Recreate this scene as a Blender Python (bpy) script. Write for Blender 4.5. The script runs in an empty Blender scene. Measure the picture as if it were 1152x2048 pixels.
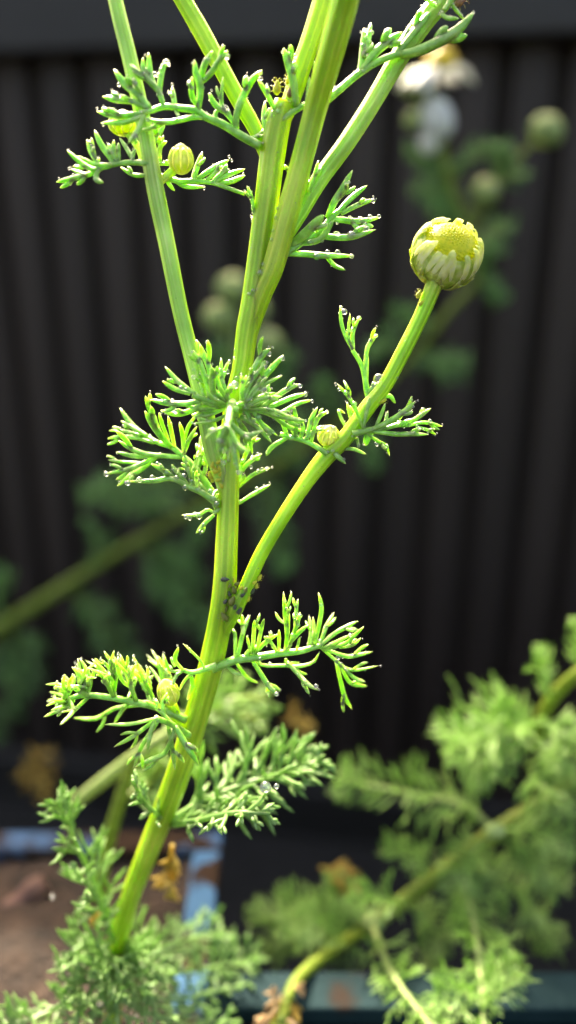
import bpy, math, random
import numpy as np
from mathutils import Vector
R = math.radians
rng = random.Random(7)
# ---------------------------------------------------------------- camera, sky, sun (1 unit = 1 cm)
sc = bpy.context.scene
sc.unit_settings.scale_length = 0.01
FPX, PITCH, CAMZ = 1640.0, R(20), 34.0
SUN_EL, SUN_AZ = R(40), R(-14)             # sun behind the fence, a little to the left
cam = bpy.data.objects.new('camera', bpy.data.cameras.new('camera'))
sc.collection.objects.link(cam); sc.camera = cam
cam.location = (0, 0, CAMZ); cam.rotation_euler = (R(90) - PITCH, 0, 0)
cd = cam.data
cd.sensor_fit = 'VERTICAL'; cd.sensor_height = 360; cd.sensor_width = 360 * 1152 / 2048
cd.lens = 360 * FPX / 2048; cd.clip_start = 0.2; cd.clip_end = 20000
cd.dof.use_dof = True; cd.dof.focus_distance = 9.75; cd.dof.aperture_fstop = 0.74

world = bpy.data.worlds.new('World'); sc.world = world; world.use_nodes = True
wn = world.node_tree
sky = wn.nodes.new('ShaderNodeTexSky'); sky.sky_type = 'NISHITA'; sky.sun_disc = False
sky.sun_elevation = SUN_EL; sky.sun_rotation = SUN_AZ; sky.air_density = 1.0; sky.dust_density = 9.0; sky.ozone_density = 0.5
bg = wn.nodes['Background']; bg.inputs[1].default_value = 0.15
wn.links.new(sky.outputs[0], bg.inputs[0])
sun = bpy.data.objects.new('sun', bpy.data.lights.new('sun', 'SUN'))
sc.collection.objects.link(sun)
sun.data.energy = 4.4; sun.data.angle = R(1.0); sun.data.color = (1.0, 0.95, 0.86)
sd = Vector((math.sin(SUN_AZ) * math.cos(SUN_EL), math.cos(SUN_AZ) * math.cos(SUN_EL), math.sin(SUN_EL)))
sun.rotation_euler = sd.to_track_quat('Z', 'Y').to_euler(); sun.location = (0, 0, 120)
vs = sc.view_settings
vs.view_transform = 'Standard'; vs.look = 'None'; vs.exposure = 2.05; vs.gamma = 1.0; vs.use_curve_mapping = False
vs.use_white_balance = True; vs.white_balance_temperature = 7800; vs.white_balance_tint = 10
cy = sc.cycles
cy.use_denoising = True; cy.denoiser = 'OPENIMAGEDENOISE'
cy.max_bounces = 10; cy.diffuse_bounces = 4; cy.glossy_bounces = 4; cy.transmission_bounces = 8; cy.transparent_max_bounces = 8
cy.caustics_reflective = False; cy.caustics_refractive = False; cy.sample_clamp_indirect = 6.0
cy.use_adaptive_sampling = True; cy.adaptive_threshold = 0.02

# ---------------------------------------------------------------- materials
def new_mat(name):
    m = bpy.data.materials.new(name); m.use_nodes = True
    nt = m.node_tree
    return m, nt, nt.nodes['Principled BSDF'], nt.nodes['Material Output']
def ramp(nt, fac, stops):
    r = nt.nodes.new('ShaderNodeValToRGB')
    el = r.color_ramp.elements
    while len(el) < len(stops): el.new(0.5)
    for e, (p, c) in zip(el, stops): e.position = p; e.color = (*c, 1)
    nt.links.new(fac, r.inputs[0]); return r.outputs[0]
def noise(nt, scale, detail=3.0, coord='Object', vec=None):
    n = nt.nodes.new('ShaderNodeTexNoise'); n.inputs['Scale'].default_value = scale; n.inputs['Detail'].default_value = detail
    if vec is None:
        tc = nt.nodes.new('ShaderNodeTexCoord'); vec = tc.outputs[coord]
    nt.links.new(vec, n.inputs['Vector']); return n.outputs['Fac']
def mapped(nt, scale, coord='UV'):
    tc = nt.nodes.new('ShaderNodeTexCoord'); mp = nt.nodes.new('ShaderNodeMapping'); mp.inputs['Scale'].default_value = scale
    nt.links.new(tc.outputs[coord], mp.inputs['Vector']); return mp.outputs[0]
def bump(nt, h, bsdf, dist, strength=0.5):
    b = nt.nodes.new('ShaderNodeBump'); b.inputs['Distance'].default_value = dist; b.inputs['Strength'].default_value = strength
    nt.links.new(h, b.inputs['Height']); nt.links.new(b.outputs[0], bsdf.inputs['Normal'])
def plant_mat(name, lo, mid, hi, sss, scale, rough, stripes=0, coat=0.0, nscale=9.0, ndist=0.01, transl=None, rad=(0.75, 1.0, 0.22)):
    m, nt, b, out = new_mat(name)
    f = noise(nt, nscale, 4)
    if stripes:                                    # pale ribs running along the stem
        uv = mapped(nt, (stripes, 0.35, 1)); s = noise(nt, 1.0, 2, vec=uv)
        mx = nt.nodes.new('ShaderNodeMath'); mx.operation = 'ADD'
        nt.links.new(f, mx.inputs[0]); nt.links.new(s, mx.inputs[1])
        dv = nt.nodes.new('ShaderNodeMath'); dv.operation = 'MULTIPLY'; dv.inputs[1].default_value = 0.5
        nt.links.new(mx.outputs[0], dv.inputs[0]); f = dv.outputs[0]
    col = ramp(nt, f, [(0.38, lo), (0.5, mid), (0.62, hi)] if stripes else [(0.32, lo), (0.5, mid), (0.68, hi)])
    nt.links.new(col, b.inputs['Base Color'])
    b.inputs['Roughness'].default_value = rough
    b.inputs['IOR'].default_value = 1.45
    if sss:
        b.inputs['Subsurface Weight'].default_value = sss; b.inputs['Subsurface Scale'].default_value = scale
        b.inputs['Subsurface Radius'].default_value = rad
    b.inputs['Coat Weight'].default_value = coat; b.inputs['Coat Roughness'].default_value = 0.28; b.inputs['Coat IOR'].default_value = 1.55
    bump(nt, noise(nt, 55, 3), b, ndist, 0.6)
    if transl:
        t = nt.nodes.new('ShaderNodeBsdfTranslucent'); mix = nt.nodes.new('ShaderNodeMixShader')
        hs = nt.nodes.new('ShaderNodeHueSaturation'); hs.inputs['Value'].default_value = 1.5; hs.inputs['Hue'].default_value = 0.49
        nt.links.new(col, hs.inputs['Color']); nt.links.new(hs.outputs[0], t.inputs[0])
        mix.inputs[0].default_value = transl
        nt.links.new(b.outputs[0], mix.inputs[1]); nt.links.new(t.outputs[0], mix.inputs[2]); nt.links.new(mix.outputs[0], out.inputs[0])
    return m
M = {}
M['stem'] = plant_mat('stem_green', (0.25, 0.43, 0.015), (0.39, 0.56, 0.028), (0.58, 0.69, 0.085), 1.0, 0.27, 0.38, stripes=16, coat=0.25, nscale=1.2)
M['stem_pale'] = plant_mat('stem_pale', (0.25, 0.43, 0.06), (0.40, 0.57, 0.13), (0.62, 0.72, 0.30), 1.0, 0.24, 0.36, stripes=14, coat=0.25, nscale=1.2)
M['leaf'] = plant_mat('leaf_green', (0.16, 0.39, 0.045), (0.25, 0.51, 0.085), (0.40, 0.65, 0.21), 1.0, 0.14, 0.34, coat=0.7, ndist=0.015, rad=(0.75, 1.0, 0.45))
M['feather'] = plant_mat('feather_green', (0.14, 0.31, 0.07), (0.23, 0.42, 0.12), (0.36, 0.55, 0.22), 0, 0, 0.42, coat=0.6, transl=0.42)
M['far_leaf'] = plant_mat('far_leaf', (0.10, 0.27, 0.065), (0.17, 0.38, 0.11), (0.27, 0.48, 0.18), 0, 0, 0.5, coat=0.1, nscale=2.5, transl=0.25)
M['mid_leaf'] = plant_mat('mid_leaf', (0.20, 0.40, 0.07), (0.31, 0.52, 0.13), (0.45, 0.64, 0.26), 0, 0, 0.45, coat=0.4, nscale=1.2, transl=0.4)
M['far_stem'] = plant_mat('far_stem', (0.12, 0.20, 0.018), (0.18, 0.26, 0.03), (0.25, 0.33, 0.05), 0, 0, 0.45, transl=0.2)
M['pale_rib'] = plant_mat('pale_rib', (0.24, 0.36, 0.10), (0.33, 0.45, 0.16), (0.45, 0.54, 0.24), 0, 0, 0.45, transl=0.2)
M['dry'] = plant_mat('withered', (0.26, 0.17, 0.03), (0.44, 0.32, 0.06), (0.58, 0.47, 0.15), 0, 0, 0.6, nscale=4, transl=0.4)
M['tan'] = plant_mat('dry_tan', (0.42, 0.27, 0.12), (0.58, 0.42, 0.22), (0.70, 0.55, 0.33), 0, 0, 0.6, nscale=4, transl=0.3)
M['bud'] = plant_mat('bud_green', (0.30, 0.46, 0.04), (0.46, 0.58, 0.10), (0.64, 0.70, 0.28), 1.0, 0.16, 0.42, coat=0.2)
M['bract'] = plant_mat('bract_pale', (0.58, 0.68, 0.22), (0.78, 0.82, 0.40), (0.92, 0.91, 0.68), 0, 0, 0.45, coat=0.1, transl=0.45)
M['disc'] = plant_mat('disc_yellow', (0.60, 0.68, 0.006), (0.72, 0.76, 0.010), (0.84, 0.82, 0.02), 0, 0, 0.4, nscale=20, transl=0.25)
M['far_disc'] = plant_mat('disc_gold', (0.65, 0.42, 0.01), (0.78, 0.55, 0.02), (0.85, 0.65, 0.05), 0, 0, 0.5)
M['petal'] = plant_mat('petal_white', (0.70, 0.72, 0.70), (0.80, 0.82, 0.80), (0.86, 0.87, 0.86), 0, 0, 0.5, transl=0.35)
M['aphid_y'] = plant_mat('aphid_yellow', (0.50, 0.52, 0.03), (0.66, 0.64, 0.05), (0.80, 0.74, 0.12), 0.6, 0.03, 0.28, coat=0.3, nscale=25)
M['aphid_g'] = plant_mat('aphid_olive', (0.10, 0.12, 0.02), (0.17, 0.19, 0.03), (0.27, 0.27, 0.06), 0.5, 0.03, 0.28, coat=0.3, nscale=25)
M['aphid_d'] = plant_mat('aphid_grey', (0.025, 0.035, 0.03), (0.05, 0.06, 0.055), (0.12, 0.12, 0.12), 0, 0, 0.3, coat=0.3, nscale=25)
M['aphid_b'] = plant_mat('aphid_brown', (0.22, 0.10, 0.05), (0.36, 0.17, 0.09), (0.46, 0.26, 0.16), 0.3, 0.03, 0.3, coat=0.3, nscale=25)
def water():
    m, nt, b, out = new_mat('water_drop'); N = nt.nodes.new; L = nt.links.new
    nt.nodes.remove(b)
    t = N('ShaderNodeBsdfTransparent'); t.inputs[0].default_value = (0.98, 1.0, 0.99, 1)
    gl = N('ShaderNodeBsdfGlass'); gl.inputs['IOR'].default_value = 1.33; gl.inputs['Roughness'].default_value = 0.03
    gs = N('ShaderNodeBsdfGlossy'); gs.inputs['Roughness'].default_value = 0.32
    lw = N('ShaderNodeLayerWeight'); lw.inputs['Blend'].default_value = 0.25
    mm = N('ShaderNodeMath'); mm.operation = 'MULTIPLY_ADD'; mm.inputs[1].default_value = 0.45; mm.inputs[2].default_value = 0.16; L(lw.outputs['Fresnel'], mm.inputs[0])
    m1 = N('ShaderNodeMixShader'); m1.inputs[0].default_value = 0.35; L(t.outputs[0], m1.inputs[1]); L(gl.outputs[0], m1.inputs[2])
    m2 = N('ShaderNodeMixShader'); L(mm.outputs[0], m2.inputs[0]); L(m1.outputs[0], m2.inputs[1]); L(gs.outputs[0], m2.inputs[2])
    L(m2.outputs[0], out.inputs[0])
    return m
M['water'] = water()
def fence_mat():
    m, nt, b, out = new_mat('fence_paint')
    f = noise(nt, 1.0, 5, vec=mapped(nt, (0.35, 0.35, 0.03), 'Object'))
    nt.links.new(ramp(nt, f, [(0.3, (0.0140, 0.0092, 0.0072)), (0.7, (0.029, 0.0195, 0.0155))]), b.inputs['Base Color'])
    b.inputs['Roughness'].default_value = 0.55; bump(nt, noise(nt, 6, 4), b, 0.05, 0.2)
    return m
M['fence'] = fence_mat()
def plain(name, c0, c1, rough, ns, bd=0.05, det=5):
    m, nt, b, out = new_mat(name)
    nt.links.new(ramp(nt, noise(nt, ns, det), [(0.3, c0), (0.7, c1)]), b.inputs['Base Color'])
    b.inputs['Roughness'].default_value = rough; bump(nt, noise(nt, ns * 3, det), b, bd, 0.6)
    return m
M['rail'] = plain('rail_paint', (0.015, 0.0145, 0.014), (0.021, 0.020, 0.0193), 0.5, 0.5)
M['ground'] = plain('ground_dark', (0.008, 0.008, 0.008), (0.018, 0.017, 0.016), 0.9, 0.6, 0.3)
M['soil'] = plain('soil', (0.006, 0.0035, 0.0025), (0.042, 0.024, 0.015), 0.95, 2.0, 0.3)
M['twig'] = plain('twig_red', (0.06, 0.026, 0.02), (0.14, 0.066, 0.05), 0.7, 3, 0.05)
M['bark'] = plain('bark_chip', (0.10, 0.05, 0.03), (0.30, 0.18, 0.11), 0.9, 3, 0.05)
def plastic(name, c0, c1, dirt, lo, hi):
    m, nt, b, out = new_mat(name)
    c = ramp(nt, noise(nt, 1.2, 4), [(0.3, c0), (0.7, c1)]); d = ramp(nt, noise(nt, 0.9, 6), [(lo, (0, 0, 0)), (hi, (1, 1, 1))])
    mx = nt.nodes.new('ShaderNodeMix'); mx.data_type = 'RGBA'
    nt.links.new(d, mx.inputs[0]); nt.links.new(c, mx.inputs[6]); mx.inputs[7].default_value = (*dirt, 1); nt.links.new(mx.outputs[2], b.inputs['Base Color'])
    b.inputs['Specular IOR Level'].default_value = 0.12; rg = ramp(nt, d, [(0, (0.8,) * 3), (1, (0.97,) * 3)]); nt.links.new(rg, b.inputs['Roughness'])
    bump(nt, noise(nt, 8, 5), b, 0.03, 0.6)
    return m
M['blue'] = plastic('blue_plastic', (0.035, 0.10, 0.21), (0.06, 0.15, 0.28), (0.035, 0.021, 0.014), 0.50, 0.56)
M['blue_dirty'] = plastic('blue_dirty', (0.025, 0.07, 0.15), (0.045, 0.10, 0.20), (0.03, 0.018, 0.012), 0.38, 0.48)
M['teal'] = plastic('teal_plastic', (0.006, 0.022, 0.026), (0.012, 0.034, 0.040), (0.03, 0.02, 0.015), 0.62, 0.72)

# ---------------------------------------------------------------- geometry helpers
CP, SP = math.cos(PITCH), math.sin(PITCH)
def P(px, py, Y):
    """world point seen at photo pixel (px, py), at horizontal distance Y from the lens"""
    dx, dy = (px - 576) / FPX, (1024 - py) / FPX
    t = Y / (CP + dy * SP)
    return np.array([dx * t, Y, CAMZ + t * (-SP + dy * CP)])
def S(py, Y):
    """centimetres per photo pixel there"""
    return Y / (CP + (1024 - py) / FPX * SP) / FPX
_ys = np.array([-200, 0, 300, 700, 900, 1200, 1500, 1860, 2200]); _yv = np.array([11.0, 10.8, 10.4, 9.9, 9.6, 9.05, 8.9, 9.4, 9.6])
def YD(py): return float(np.interp(py, _ys, _yv))     # the plant leans back a little towards its top
def crom(pts, n):
    pts = np.asarray(pts, float)
    if len(pts) == 2: return pts[0] + (pts[1] - pts[0]) * np.linspace(0, 1, n)[:, None]
    p = np.vstack([2 * pts[0] - pts[1], pts, 2 * pts[-1] - pts[-2]])
    u = np.linspace(0, len(pts) - 1 - 1e-9, n); i = u.astype(int); t = (u - i)[:, None]
    a, b, c, d = p[i], p[i + 1], p[i + 2], p[i + 3]
    return 0.5 * (2 * b + (c - a) * t + (2 * a - 5 * b + 4 * c - d) * t * t + (3 * b - a - 3 * c + d) * t ** 3)
class Geo:
    def __init__(s): s.v, s.f, s.uv, s.n = [], [], [], 0
    def add(s, v, f, uv=None):
        s.v.append(np.asarray(v, float)); s.f += [tuple(i + s.n for i in q) for q in f]
        s.uv.append(np.asarray(uv, float) if uv is not None else np.zeros((len(v), 2))); s.n += len(v)
    def tube(s, path, rad, sides=8, flat=1.0, up=(0, 0, 1), ridge=0.0, nr=7, cap=True):
        path = np.asarray(path, float); n = len(path); rad = np.broadcast_to(np.asarray(rad, float), (n,))
        tan = np.gradient(path, axis=0); tan /= np.linalg.norm(tan, axis=1)[:, None] + 1e-12
        a = np.array(up, float); 
        if abs(a @ tan[0]) > 0.95: a = np.array([0.3, -0.9, 0.2])
        vs_ = []; nrm = None
        th = np.linspace(0, 2 * math.pi, sides, endpoint=False)
        k = 1 + ridge * np.cos(nr * th)
        L = np.concatenate([[0], np.cumsum(np.linalg.norm(np.diff(path, axis=0), axis=1))])
        uv = []
        for i in range(n):
            t = tan[i]; nrm = a if nrm is None else nrm
            nrm = nrm - (nrm @ t) * t; nrm = nrm / (np.linalg.norm(nrm) + 1e-12); b = np.cross(t, nrm)
            vs_.append(path[i] + rad[i] * (np.outer(np.cos(th) * k, b) + flat * np.outer(np.sin(th) * k, nrm)))
            uv.append(np.stack([th / (2 * math.pi), np.full(sides, L[i])], 1))
        f = [(i * sides + j, i * sides + (j + 1) % sides, (i + 1) * sides + (j + 1) % sides, (i + 1) * sides + j) for i in range(n - 1) for j in range(sides)]
        v = np.vstack(vs_); uv = np.vstack(uv)
        if cap:
            m = len(v); v = np.vstack([v, path[0], path[-1]]); uv = np.vstack([uv, [[0, 0], [0, L[-1]]]])
            f += [(m, (j + 1) % sides, j) for j in range(sides)] + [(m + 1, (n - 1) * sides + j, (n - 1) * sides + (j + 1) % sides) for j in range(sides)]
        s.add(v, f, uv)
    def blade(s, path, w, sides=8, flat=0.7, up=(0, 0, 1), tip=0.28):
        """a linear leaf segment: parallel sides, blunt pointed tip"""
        n = len(path); u = np.linspace(0, 1, n)
        r = 0.5 * w * np.interp(u, [0, 0.3, 0.6, 0.8, 0.9, 0.96, 1.0], [0.74, 0.96, 1.0, 0.82, 0.58, 0.36, 0.07])
        s.tube(path, r, sides, flat, up)
    def ball(s, c, r, axes=None, seg=8, rings=6):
        r = np.broadcast_to(np.asarray(r, float), (3,)); A = np.eye(3) if axes is None else np.asarray(axes)
        v = [[0, 0, -1]]
        for i in range(1, rings):
            ph = -math.pi / 2 + math.pi * i / rings
            v += [[math.cos(ph) * math.cos(2 * math.pi * j / seg), math.cos(ph) * math.sin(2 * math.pi * j / seg), math.sin(ph)] for j in range(seg)]
        v += [[0, 0, 1]]; m = len(v) - 1
        f = [(0, 1 + (j + 1) % seg, 1 + j) for j in range(seg)] + [(m, m - seg + j, m - seg + (j + 1) % seg) for j in range(seg)]
        f += [(1 + i * seg + j, 1 + i * seg + (j + 1) % seg, 1 + (i + 1) * seg + (j + 1) % seg, 1 + (i + 1) * seg + j) for i in range(rings - 2) for j in range(seg)]
        s.add(np.asarray(c) + (np.array(v) * r) @ A, f)
    def box(s, lo, hi):
        lo, hi = np.asarray(lo, float), np.asarray(hi, float)
        v = [[(lo, hi)[i][0], (lo, hi)[j][1], (lo, hi)[k][2]] for i in (0, 1) for j in (0, 1) for k in (0, 1)]
        s.add(v, [(0, 1, 3, 2), (4, 6, 7, 5), (0, 4, 5, 1), (2, 3, 7, 6), (0, 2, 6, 4), (1, 5, 7, 3)])
OW = {}
def link(o, parent, c):
    sc.collection.objects.link(o); OW[o.name] = np.asarray(c, float)
    if parent is not None: o.parent = parent; o.location = OW[o.name] - OW[parent.name]
    else: o.location = OW[o.name]
    return o
def build(name, g, mat, parent=None, smooth=True, origin=None, bev=0):
    v = np.vstack(g.v); c = v.mean(0) if origin is None else np.asarray(origin, float)
    me = bpy.data.meshes.new(name); me.from_pydata((v - c).tolist(), [], g.f); 
    uv = np.vstack(g.uv); ul = me.uv_layers.new(name='UVMap')
    idx = np.empty(len(me.loops), dtype=np.int32); me.loops.foreach_get('vertex_index', idx)
    ul.data.foreach_set('uv', uv[idx].astype(np.float32).ravel())
    me.materials.append(M[mat])
    if smooth: me.polygons.foreach_set('use_smooth', [True] * len(me.polygons))
    o = bpy.data.objects.new(name, me); link(o, parent, c)
    if bev:
        bm = o.modifiers.new('bevel', 'BEVEL'); bm.width = bev; bm.segments = 3
    return o
def empty(name, loc):
    return link(bpy.data.objects.new(name, None), None, loc)
def tag(o, label=None, cat=None, group=None, kind=None):
    for k, v in (('label', label), ('category', cat), ('group', group), ('kind', kind)):
        if v: o[k] = v
    return o

# ================================================================ THE SETTING
GZ = 0.0
g = Geo(); g.add([[-4000, -4000, GZ], [4000, -4000, GZ], [4000, 4000, GZ], [-4000, 4000, GZ]], [(0, 1, 2, 3)])
tag(build('ground', g, 'ground', smooth=False, origin=(0, 0, 0)), kind='structure')

# fence of ribbed dark sheet, turned a little, nearer on the right
FY, FPSI, FP, FTOP = 40.0, R(10), 2.3, CAMZ + 12.2
fu = np.array([math.cos(FPSI), -math.sin(FPSI), 0.0]); fn = np.array([-math.sin(FPSI), -math.cos(FPSI), 0.0])   # along, towards the camera
f0 = np.array([0.0, FY, 0.0])
fence = empty('fence', f0)
tag(fence, 'dark brown ribbed metal fence with a flat grey top rail', 'fence')
prof = [(0.0, 0.0), (0.16, 0.0), (0.46, 0.66), (0.60, 0.72), (1.2, 0.76), (1.84, 0.72), (1.98, 0.66), (2.28, 0.0)]
NR = 9
for k in range(-4, 4):
    g = Geo(); s0 = 9.2 - 0.12 + k * NR * FP
    pts = [(s0 + i * FP + a, d) for i in range(NR) for a, d in prof] + [(s0 + NR * FP + 0.15, 0.02)]
    off = 0.03 * (k % 2)
    v = []
    for z in (-0.6, FTOP):
        v += [f0 + fu * s + fn * (d + off) + np.array([0, 0, z]) for s, d in pts]
    n = len(pts); g.add(v, [(i, i + 1, n + i + 1, n + i) for i in range(n - 1)])
    o = build('sheet_panel', g, 'fence', fence, smooth=False)
    sm = o.modifiers.new('thick', 'SOLIDIFY'); sm.thickness = 0.06; sm.offset = -1
def slab(name, s0, s1, d0, d1, z0, z1, mat, parent, bev):
    g = Geo(); c = [f0 + fu * s + fn * d + np.array([0, 0, z]) for s in (s0, s1) for d in (d0, d1) for z in (z0, z1)]
    g.add(c, [(0, 1, 3, 2), (4, 6, 7, 5), (0, 4, 5, 1), (2, 3, 7, 6), (0, 2, 6, 4), (1, 5, 7, 3)])
    return build(name, g, mat, parent, smooth=False, bev=bev)
RZ = CAMZ + 6.45
slab('top_rail', -95, 95, -0.5, 2.2, RZ, FTOP + 0.6, 'rail', fence, 0.25)
slab('bottom_rail', -95, 95, -0.5, 1.6, -0.3, 3.4, 'rail', fence, 0.25)
for s in (-70, 70): slab('post', s - 2.5, s + 2.5, -5.5, -0.6, 0, FTOP + 1.0, 'rail', fence, 0.2)

def planter(name, x0, x1, y0, y1, zr, wall, lip, mat, label, back=None, slip=None):
    e = empty(name, ((x0 + x1) / 2, (y0 + y1) / 2, 0)); tag(e, label, 'planter')
    xs = (x0, x1); ys = (y0, y1)
    sl = slip or lip
    def wallpiece(nm, a, b, mat=mat):
        g = Geo(); g.box(a, b); return build(nm, g, mat, e, smooth=False, bev=0.06)
    # rim boards on top, walls below
    wallpiece('rim', (x0, y1 - lip, zr - 0.35), (x1, y1, zr), back or mat); wallpiece('rim', (x0, y0, zr - 0.35), (x1, y0 + lip, zr))
    wallpiece('rim', (x0, y0 + lip - 0.01, zr - 0.352), (x0 + sl, y1 - lip + 0.01, zr - 0.002)); wallpiece('rim', (x1 - sl, y0 + lip - 0.01, zr - 0.352), (x1, y1 - lip + 0.01, zr - 0.002))
    q = lip * 0.35
    for a, b in (((x0 + q, y1 - q - wall, 0.02), (x1 - q, y1 - q, zr - 0.3)), ((x0 + q, y0 + q, 0.02), (x1 - q, y0 + q + wall, zr - 0.3)),
                 ((x0 + q, y0 + q, 0.021), (x0 + q + wall, y1 - q, zr - 0.31)), ((x1 - q - wall, y0 + q, 0.021), (x1 - q, y1 - q, zr - 0.31))):
        wallpiece('wall', a, b)
    return e
def soil(name, x0, x1, y0, y1, z, seed, label):
    nx, ny = 90, 90; r = np.random.RandomState(seed)
    h = np.zeros((ny, nx))
    for kk, am in ((6, 0.35), (14, 0.22), (30, 0.16), (70, 0.09)):
        c = r.rand(kk + 2, kk + 2); yy, xx = np.linspace(0, kk, ny), np.linspace(0, kk, nx)
        i, j = yy.astype(int), xx.astype(int); fy, fx = (yy - i)[:, None], (xx - j)[None, :]
        h += am * ((c[i][:, j] * (1 - fy) + c[i + 1][:, j] * fy) * (1 - fx) + (c[i][:, j + 1] * (1 - fy) + c[i + 1][:, j + 1] * fy) * fx)
    X, Yv = np.meshgrid(np.linspace(x0, x1, nx), np.linspace(y0, y1, ny))
    g = Geo(); g.add(np.stack([X, Yv, z + h - 0.4], -1).reshape(-1, 3), [(a * nx + b, a * nx + b + 1, (a + 1) * nx + b + 1, (a + 1) * nx + b) for a in range(ny - 1) for b in range(nx - 1)])
    return tag(build(name, g, 'soil'), label, None, None, 'structure')
RIM = CAMZ - 12.0
planter('planter', -24, -1.35, -6, 13.7, RIM, 0.18, 0.55, 'blue', 'light blue plastic planter full of brown soil around the sharp stem', 'blue_dirty')
soil('soil', -23.7, -1.75, -5.6, 13.3, RIM - 0.25, 3, 'brown crumbly soil in the blue planter')
planter('planter', -1.25, 24, -6, 10.35, RIM, 0.12, 0.72, 'teal', 'dark teal plastic planter below the leaning blurred stems', None, 0.3)
soil('soil', -1.0, 23.6, -5.6, 9.7, RIM - 0.45, 5, 'brown soil in the teal planter')

# ================================================================ MAIN PLANT
base = P(236, 1905, 9.45)
plant = empty('chamomile_plant', (base[0], base[1], RIM - 0.9))
tag(plant, 'tall dewy feathery-leaved plant in sharp focus with one large yellow-green bud', 'plant')
CENT = []          # (px, py, Y, radius cm) samples of everything in the sharp plant, so that dew and aphids can sit on it
def px3(pts, dY=0.0, Yf=None):
    return [P(x, y, (Yf(y) if Yf else YD(y)) + (d if isinstance(d, float) else 0) + dY) for (x, y, d) in pts]
def stem(name, pts, mat='stem', dY=0.0, parent=plant, n=60, sides=36, ridge=0.05, yoff=None):
    """pts: (px, py, width px[, extra Y])"""
    w = [(x[0], x[1], YD(x[1]) + dY + (x[3] if len(x) > 3 else 0)) for x in pts]
    c = crom([P(*q) for q in w], n)
    wd = np.interp(np.linspace(0, 1, n), np.linspace(0, 1, len(pts)), [x[2] * 0.47 * S(x[1], q[2]) for x, q in zip(pts, w)])
    wd = wd * (1 + 0.018 * np.sin(np.linspace(0, 23, n) + len(pts)))
    g = Geo(); g.tube(c, wd, sides, 1.0, (0, -1, 0.2), ridge, 9)
    for (x, y, Y), r in zip(crom(w, 80), np.interp(np.linspace(0, 1, 80), np.linspace(0, 1, n), wd)): CENT.append((x, y, Y, r, 1))
    return build(name, g, mat, parent)
stem('stem', [(232, 1925, 40), (240, 1870, 38), (262, 1790, 40), (297, 1700, 45), (337, 1600, 49), (372, 1500, 50), (405, 1390, 50), (430, 1290, 51), (447, 1190, 50), (453, 1080, 46),
              (457, 980, 42), (460, 880, 40), (468, 800, 40), (483, 740, 42), (494, 660, 46), (505, 600, 46), (519, 500, 46), (533, 400, 50), (546, 300, 54), (560, 232, 50), (568, 205, 40)], n=150)
stem('root_base', [(232, 1915, 38), (228, 1990, 34), (226, 2080, 30), (226, 2180, 24)], n=20)
stem('branch', [(560, 250, 34), (582, 200, 38), (602, 135, 40), (624, 70, 40), (646, 0, 41), (666, -80, 40), (690, -260, 34), (706, -430, 28)], dY=0.05, n=40)
stem('branch', [(528, 310, 22), (512, 262, 30), (480, 205, 33), (440, 132, 36), (402, 62, 36), (366, 0, 36), (325, -75, 35), (262, -210, 30), (215, -330, 26)], 'stem', dY=0.12, n=40)
stem('branch', [(486, 740, 22, 0.1), (500, 660, 36, 0.03), (522, 590, 44, -0.03), (547, 530, 46, -0.08), (574, 430, 46, -0.12), (601, 330, 46, -0.14), (630, 220, 48, -0.24), (660, 110, 52, -0.58), (690, 0, 56, -0.9), (711, -90, 56, -1.2), (740, -280, 46, -1.5), (756, -430, 36, -1.6)], n=90)
stem('branch', [(556, 505, 18, -0.1), (575, 468, 28, -0.05), (598, 428, 34), (640, 358, 36), (690, 290, 36), (742, 210, 37), (798, 115, 40), (850, 40, 42), (884, 0, 44), (925, -60, 42), (1000, -180, 36), (1060, -310, 30)], 'stem_pale', dY=0.12, n=50)
stem('branch', [(459, 1015, 18, 0.2), (448, 975, 29, 0.12), (438, 940, 34, 0.06), (425, 900, 36), (405, 800, 36), (385, 720, 34), (360, 620, 33), (334, 490, 34), (311, 380, 36), (290, 260, 33), (262, 130, 32), (235, 20, 30), (215, -80, 30), (190, -240, 27), (176, -360, 24)], 'stem_pale', dY=-0.12, n=80)
stem('branch', [(438, 1290, 18, 0.12), (452, 1256, 27, 0.05), (470, 1220, 31), (494, 1170, 29), (522, 1108, 29), (562, 1040, 30), (610, 967, 32), (650, 915, 37), (690, 876, 34), (735, 815, 34), (770, 770, 31), (808, 700, 31), (842, 632, 31), (866, 575, 36), (876, 552, 44)], dY=-0.1, n=80)
stem('branch', [(288, 330, 14), (279, 300, 16), (262, 275, 15), (248, 262, 14)], 'stem_pale', dY=0.1, n=14, sides=14)
stem('branch', [(322, 362, 16), (336, 350, 18), (350, 338, 18)], 'stem_pale', dY=0.0, n=12, sides=14)
stem('branch', [(362, 1462, 20), (352, 1432, 22), (343, 1408, 22)], 'stem', dY=-0.15, n=12, sides=14)

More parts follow.
